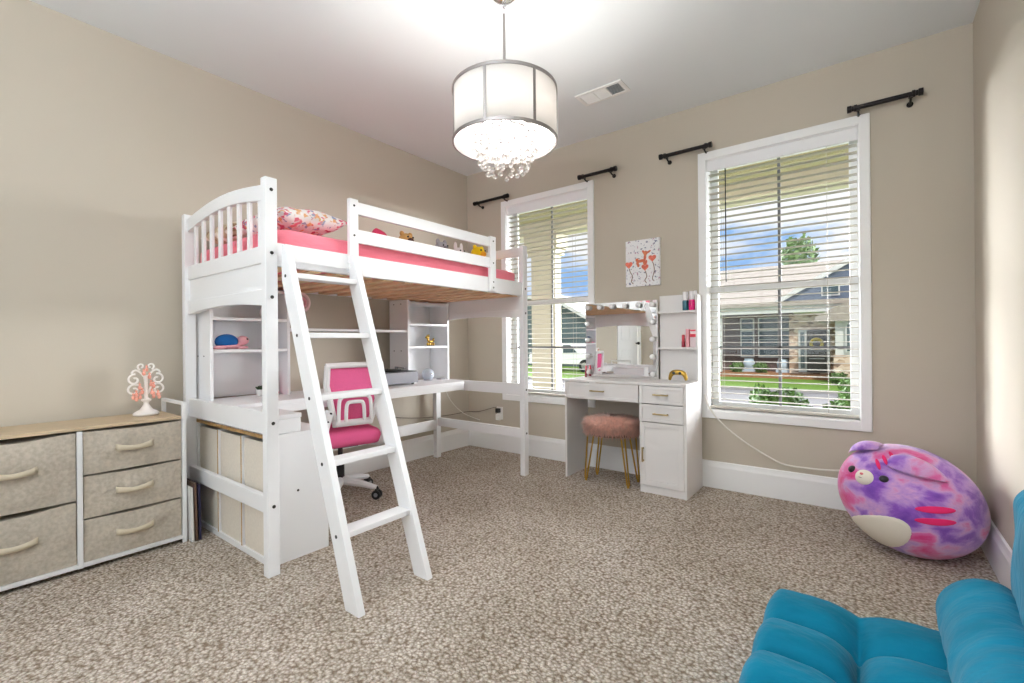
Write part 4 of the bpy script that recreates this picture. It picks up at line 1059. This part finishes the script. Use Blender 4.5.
# ------------------------------------------------------------------ outside
GR = -.60
GRASS = mat('lawn_grass', S(122, 160, 60), 1, var=(14, .35), bump=(60, .5, .03)); ASPH = mat('asphalt', S(112, 110, 112), .95, var=(30, .15)); CONC = mat('concrete', S(170, 168, 166), .9, var=(20, .1)); MULCH = mat('pine_straw', S(176, 126, 92), 1, var=(30, .4))
struct(obj('ground_lawn', bx(-60, 60, 3.7, 90, GR - .3, GR - .06), GRASS))
struct(obj('street', bx(-60, 60, 11.0, 17.0, GR - .05, GR - .02), ASPH))
struct(obj('pavement', bx(-60, 60, 8.2, 9.8, GR - .05, GR - .02), CONC))
struct(obj('curb', bx(-60, 60, 17.0, 17.2, GR - .05, GR + .06), CONC))
struct(obj('lawn_strip', bx(-60, 60, 17.2, 40, GR - .05, GR + .02), GRASS))
SOF = mat('porch_soffit_paint', S(158, 150, 118), .8); COLM = mat('porch_column_paint', S(186, 178, 158), .7)
po = struct(thing('porch_roof', 'cream porch ceiling and beam outside the windows', 'porch', (1.8, 5, 2.4)))
b = B(); box(b, -2.5, 7, RY + T, 5.75, 2.66, 2.80)
for k in range(14): box(b, -2.5, 7, RY + T + .1 + k * .13, RY + T + .108 + k * .13, 2.654, 2.66)
obj('porch_ceiling', b, SOF, po)
obj('porch_beam', bx(-2.5, 7, 5.25, 5.55, 2.50, 2.66), COLM, po, bevel=.01)
struct(obj('porch_floor', bx(-2.5, 7, RY + T, 5.7, GR - .05, -.15), CONC))
pc = thing('porch_column', 'square cream porch column outside the window behind the bed', 'column', (-.32, 5.4, -.15))
b = B(); box(b, -.49, -.10, 5.32, 5.48, -.15, 2.50); obj('shaft', b, COLM, pc, bevel=.008)
b = B(); box(b, -.56, -.03, 5.25, 5.55, 2.30, 2.4995); box(b, -.525, -.065, 5.285, 5.515, 2.22, 2.30); obj('capital', b, COLM, pc, bevel=.008)
b = B(); box(b, -.54, -.05, 5.27, 5.53, -.15, .05); obj('plinth', b, COLM, pc, bevel=.008)
# house across the street
hs = thing('house', 'single-storey house with stone entry and porch across the street', 'house', (0, 24, GR))
SIDE = mat('slate_blue_siding', S(96, 108, 128), .8, var=(3, .1)); BRK = mat('dark_brick', S(112, 96, 92), .9, var=(14, .3)); SHING = mat('tan_shingles', S(168, 158, 148), .95, var=(8, .15)); HW = mat('house_white', S(208, 208, 206), .6)
def stone_mat():
    m = bpy.data.materials.new('stone_veneer'); m.use_nodes = True; nt = m.node_tree; b = nt.nodes['Principled BSDF']; b.inputs['Roughness'].default_value = .9
    tc = nt.nodes.new('ShaderNodeTexCoord'); mp = nt.nodes.new('ShaderNodeMapping'); mp.inputs['Scale'].default_value = (4, 4, 9); v = nt.nodes.new('ShaderNodeTexVoronoi'); v.inputs['Scale'].default_value = 1
    nt.links.new(tc.outputs['Object'], mp.inputs[0]); nt.links.new(mp.outputs[0], v.inputs['Vector'])
    s = nt.nodes.new('ShaderNodeSeparateColor'); nt.links.new(v.outputs['Color'], s.inputs[0]); r = nt.nodes.new('ShaderNodeValToRGB')
    e = r.color_ramp.elements; e[0].color = S(120, 100, 88); e[1].color = S(226, 210, 192); q = e.new(.4); q.color = S(190, 160, 138)
    nt.links.new(s.outputs[0], r.inputs['Fac']); nt.links.new(r.outputs[0], b.inputs['Base Color']); return m
STONE = stone_mat(); HGL = mat('dark_house_glass', S(70, 86, 92), .15)
obj('porch_wall', bx(-6.5, .60, 23.6, 24, GR, 2.5), BRK, hs)
obj('stone_wall', bx(.56, 2.35, 22.6, 23.9, GR, 2.1), STONE, hs)
b = B(); box(b, .90, 1.98, 22.5, 22.62, GR + .28, 1.42); obj('entry_recess', b, HW, hs)
d = obj('front_door', bx(1.20, 1.88, 22.44, 22.5, GR + .30, 1.40), mat('dark_door', S(70, 66, 64), .5), hs)
obj('sidelight', bx(.98, 1.12, 22.44, 22.5, GR + .45, 1.32), HGL, d)
b = B()
for z in (.25, .62): box(b, 1.28, 1.80, 22.43, 22.44, z - .02, z + .01)
obj('door_panel', b, HW, d)
b = B(); tube(b, [(1.54 + .19 * math.cos(a), 22.40, .85 + .19 * math.sin(a)) for a in [2 * PI * k / 24 for k in range(24)]], .06, 8, closed=True); obj('wreath', b, mat('yellow_wreath', S(214, 186, 60), .9, var=(20, .3)), d, smooth=True)
for (x0, x1) in ((-1.45, -.98), (-.72, .02), (.18, .5)):
    for (z0, z1) in ((.28, 1.42), (1.52, 1.98)):
        b = B(); box(b, x0 - .05, x1 + .05, 23.54, 23.6, z0 - .05, z1 + .05); f = obj('window_frame', b, HW, hs); b = B(); n = 3 if z1 - z0 > .8 else 1
        for k in range(n): box(b, x0, x1, 23.52, 23.54, z0 + (z1 - z0) * k / n + .015, z0 + (z1 - z0) * (k + 1) / n - .015)
        obj('pane', b, HGL, f)
for x in (-2.05, -4.6): obj('porch_post', bx(x - .09, x + .09, 22.02, 22.18, GR, 2.15), HW, hs)
obj('eave_fascia', bx(-6.8, 9, 21.85, 22.05, 2.12, 2.50), HW, hs)
b = B(); prism(b, [(21.7, 2.40), (21.7, 2.52), (27.5, 4.85), (34, 2.5), (34, 2.4)], 'x', -6.9, 9); obj('main_roof', b, SHING, hs)
b = B(); prism(b, [(.2, 2.50), (5.2, 2.50), (2.7, 4.0)], 'y', 21.9, 25); obj('gable_wall', b, SIDE, hs)
b = B(); prism(b, [(-.15, 2.42), (.15, 2.42), (2.7, 3.95), (5.25, 2.42), (5.55, 2.42), (2.7, 4.15)], 'y', 21.75, 25.5); obj('gable_rake', b, HW, hs)
b = B(); box(b, 1.75, 2.35, 21.85, 21.9, 2.72, 3.25); f = obj('gable_vent', b, HW, hs); obj('vent_pane', bx(1.8, 2.3, 21.83, 21.85, 2.77, 3.2), HGL, f)
obj('garage_wing', bx(2.25, 8, 20.6, 23, .45, 1.75), HW, hs); obj('garage_stone_base', bx(2.2, 8.05, 20.55, 23, GR, .45), STONE, hs)
b = B(); box(b, 2.55, 3.3, 20.5, 20.6, .55, 1.6); f = obj('window_frame', b, HW, hs); obj('pane', bx(2.6, 3.25, 20.48, 20.5, .6, 1.55), HGL, f)
b = B(); prism(b, [(1.65, 1.70), (1.65, 1.85), (3.6, 2.9), (5.6, 1.85), (5.6, 1.70)], 'y', 20.3, 23); obj('wing_roof', b, SHING, hs)
struct(obj('flower_bed', bx(-6, 2.2, 22.0, 23.5, GR - .05, GR + .22), MULCH))
# bench of dark boards and pots on the far porch
for k, (x, lab) in enumerate(((-1.05, 'pale blue pot on the far porch, by the white porch post'), (.28, 'pale blue pot on the far porch, by the stone entry'))):
    b = B(); lathe(b, [(.12, 0), (.22, .1), (.24, .3), (.18, .42), (.2, .46)], (x, 23.0, GR + .33), 20); box(b, x - .25, x + .25, 22.78, 23.22, GR, GR + .33)
    tag(obj('planter_pot', b, mat('pale_blue_glaze', S(190, 208, 222), .5), smooth=40), lab, 'pot', 'pale pots on the far porch')
# leafy plants
LEAF = mat('boxwood_leaf', S(86, 126, 52), .8, var=(12, .45)); LEAF2 = mat('light_leaf', S(110, 140, 84), .8, var=(8, .4)); BARK = mat('bark', S(96, 80, 66), .9)
def foliage(c, r, n, s, seed):
    rnd = random.Random(seed); b = B()
    for k in range(n):
        d = Vector((rnd.gauss(0, 1), rnd.gauss(0, 1), rnd.gauss(0, 1))).normalized(); q = .65 + .4 * rnd.random()
        q *= 1 + .12 * math.sin(d.x * 7 + d.z * 5)
        p = Vector((c[0] + d.x * r[0] * q, c[1] + d.y * r[1] * q, c[2] + d.z * r[2] * q))
        a = Vector((rnd.gauss(0, 1), rnd.gauss(0, 1), rnd.gauss(0, 1) + .4)).normalized() * s; e = a.cross(d).normalized() * s * .45
        v = [b.verts.new(p - a), b.verts.new(p + e), b.verts.new(p + a), b.verts.new(p - e)]; b.faces.new(v)
    return b
def bush(name, lab, c, r, n, s, seed, m, cat='bush', group=None):
    t = thing(name, lab, cat, (c[0], c[1], GR), group)
    obj('foliage', foliage(c, r, n, s, seed), m, t)
    b = B()
    for k in range(4):
        a = k * 1.7; cyl(b, (c[0] + .05 * math.cos(a), c[1] + .05 * math.sin(a), GR - .06), (c[0] + r[0] * .5 * math.cos(a), c[1] + r[1] * .5 * math.sin(a), c[2]), .03, .012, 6)
    obj('trunk', b, BARK, t)
bush('boxwood_bush', 'clipped green bush just outside the window beside the vanity', (2.36, 6.1, -.02), (.38, .40, .50), 6500, .04, 1, LEAF, group='bushes outside the window')
bush('boxwood_bush', 'clipped green bush outside, at the lower sill corner nearest the plush toy', (3.17, 6.0, .05), (.31, .38, .55), 5500, .04, 2, LEAF, group='bushes outside the window')
bush('tree', 'pale green tree rising behind the roof of the house across the street', (-.9, 40, 6.6), (1.1, 1.2, 2.0), 900, .26, 5, LEAF2, 'tree')
for k, (x, lab) in enumerate(((-.45, 'low shrub in the far flower bed under the triple window'), (2.35, 'low yellow-green shrub in front of the far garage wing'), (-1.42, 'low shrub in the far flower bed by the porch post'))):
    bush('garden_shrub', lab, (x, 22.3 if x < 2 else 19.9, GR + .42 if x < 2 else GR + .25), (.28, .2, .24), 260, .08, 20 + k, LEAF2, group='shrubs in the far flower bed')
# neighbour's house and pickup seen through the first window
nh = thing('house', 'dark grey-green house with white gable rake, seen past the porch column', 'house', (-14, 28, GR))
DG = mat('grey_green_siding', S(92, 106, 110), .8, var=(3, .1)); 
b = B(); prism(b, [(-22, GR), (-9.2, GR), (-9.2, 1.55), (-13.4, 3.9), (-22, 3.9)], 'y', 26, 34); obj('walls', b, DG, nh)
b = B(); prism(b, [(-8.9, 1.40), (-8.9, 1.62), (-13.4, 4.15), (-22, 4.15), (-22, 3.95), (-13.4, 3.9)], 'y', 25.6, 34); obj('roof', b, HW, nh)
for k in range(8):
    pass
b = B(); box(b, -13.0, -9.8, 25.93, 26, GR, 1.3)
gdoor = obj('garage_door', b, mat('garage_door_grey', S(84, 98, 102), .6), nh)
b = B()
for k in range(4): box(b, -13.0, -9.8, 25.915, 25.93, GR + .45 * k + .43, GR + .45 * k + .45)
obj('groove', b, BLACK, gdoor)
ca = thing('pickup_truck', 'white pickup truck parked on the street past the porch column', 'truck', (-10.4, 22.2, GR))
CW = mat('white_car_paint', S(236, 238, 240), .25, coat=.6)
x0 = -12.0; y0, y1 = 21.4, 23.1
b = B(); prism(b, [(x0, GR + .42), (x0, GR + .92), (x0 + 1.35, GR + .95), (x0 + 1.55, GR + 1.5), (x0 + 2.75, GR + 1.52), (x0 + 3.3, GR + 1.02), (x0 + 4.3, GR + .9), (x0 + 4.4, GR + .42)], 'y', y0, y1); obj('body', b, CW, ca, bevel=.05)
b = B(); prism(b, [(x0 + 1.55, GR + 1.02), (x0 + 1.68, GR + 1.42), (x0 + 2.15, GR + 1.43), (x0 + 2.15, GR + 1.02)], 'y', y0 - .01, y1 + .01); prism(b, [(x0 + 2.25, GR + 1.02), (x0 + 2.25, GR + 1.43), (x0 + 2.68, GR + 1.43), (x0 + 3.1, GR + 1.04)], 'y', y0 - .01, y1 + .01); obj('side_window', b, HGL, ca)
for x in (x0 + .85, x0 + 3.55):
    for y in (y0 + .08, y1 - .08):
        b = B(); cyl(b, (x, y - .11, GR + .34), (x, y + .11, GR + .34), .34, n=24); w = obj('wheel', b, BLACK, ca, smooth=50)
        b = B(); cyl(b, (x, y - .115, GR + .34), (x, y + .115, GR + .34), .19, n=20); obj('hub', b, SILVER, w, smooth=50)
bush('tree', 'green tree beyond the grey house, low behind the vanity mirror', (-9.2, 38, 2.0), (2.0, 1.6, 2.4), 1200, .26, 9, LEAF, 'tree')

# ------------------------------------------------------------------ world and lights
w = bpy.data.worlds.new('sky'); bpy.context.scene.world = w; w.use_nodes = True; nt = w.node_tree; nt.nodes.clear()
out = nt.nodes.new('ShaderNodeOutputWorld'); bg = nt.nodes.new('ShaderNodeBackground'); bg.inputs['Strength'].default_value = 1.0
tc = nt.nodes.new('ShaderNodeTexCoord'); mp = nt.nodes.new('ShaderNodeMapping'); mp.inputs['Scale'].default_value = (1, 1, 2.6)
n = nt.nodes.new('ShaderNodeTexNoise'); n.inputs['Scale'].default_value = 4.5; n.inputs['Detail'].default_value = 6; n.inputs['Roughness'].default_value = .55
r = nt.nodes.new('ShaderNodeValToRGB'); r.color_ramp.elements[0].position = .38; r.color_ramp.elements[1].position = .54
r.color_ramp.elements[0].color = S(146, 188, 238); r.color_ramp.elements[1].color = S(246, 248, 252)
nt.links.new(tc.outputs['Generated'], mp.inputs[0]); nt.links.new(mp.outputs[0], n.inputs['Vector']); nt.links.new(n.outputs['Fac'], r.inputs['Fac']); nt.links.new(r.outputs[0], bg.inputs['Color']); nt.links.new(bg.outputs[0], out.inputs['Surface'])
def lamp(kind, name, loc, energy, col=(1, 1, 1), rot=None, **k):
    l = bpy.data.lights.new(name, kind); l.energy = energy; l.color = col
    for a, v in k.items(): setattr(l, a, v)
    o = bpy.data.objects.new(name, l); o.location = loc
    if rot is not None: o.rotation_euler = Vector(rot).to_track_quat('-Z', 'Y').to_euler()
    C.objects.link(o); return o
lamp('SUN', 'sun', (0, 0, 20), 2.9, (1, .96, .88), (-.35, .6, -.75), angle=.02)
lamp('SUN', 'right_wall_fill', (0, 20, 20), 31.0, (.93, .97, 1), (.78, -.56, -.15), angle=math.radians(32))  # added wide sun, strengthens the window light on the right wall
lamp('SUN', 'left_wall_fill', (0, 20, 20), 19.0, (.95, .98, 1), (-.64, -.74, -.17), angle=math.radians(44))  # second added wide sun, brightens the left wall above the bed
lamp('AREA', 'rear_fill', (1.85, RB - .30, 1.6), 30, (.90, .96, 1), (.1, 1, .05), shape='RECTANGLE', size=2.0, size_y=1.6)  # added fill panel shining in through the invented rear window
lamp('AREA', 'ceiling_fill', (2.7, -.6, 1.9), 100, (.89, .955, 1), (0, .05, 1), shape='DISK', size=.7)  # unseen fill lamp, added to bounce light off the ceiling
lamp('POINT', 'chandelier_light', (hx, hy, 2.13), 28, (1, .965, .92), shadow_soft_size=.07)

# ------------------------------------------------------------------ camera
cam = bpy.data.cameras.new('camera'); co = bpy.data.objects.new('camera', cam); C.objects.link(co)
F = 466.0; yaw, roll = -.655, -.0089
cam.sensor_width = 36; cam.lens = F / 1024 * 36; cam.clip_start = .02; cam.clip_end = 300
f = Vector((math.sin(yaw), math.cos(yaw), 0)); rr = Vector((math.cos(yaw), -math.sin(yaw), 0)); u = Vector((0, 0, 1))
r2 = rr * math.cos(roll) + u * math.sin(roll); u2 = -rr * math.sin(roll) + u * math.cos(roll)
M = Matrix((r2, u2, -f)).transposed().to_4x4(); M.translation = (3.25, 0, 1.05)
co.matrix_world = M
sc = bpy.context.scene; sc.camera = co
vs = sc.view_settings; vs.view_transform = 'Standard'; vs.look = 'None'; vs.gamma = 1; vs.use_curve_mapping = False; vs.exposure = 0.1
cy = sc.cycles
cy.max_bounces = 12; cy.diffuse_bounces = 8; cy.transparent_max_bounces = 24; cy.sample_clamp_indirect = 6; cy.use_denoising = True
cy.caustics_reflective = False; cy.caustics_refractive = False
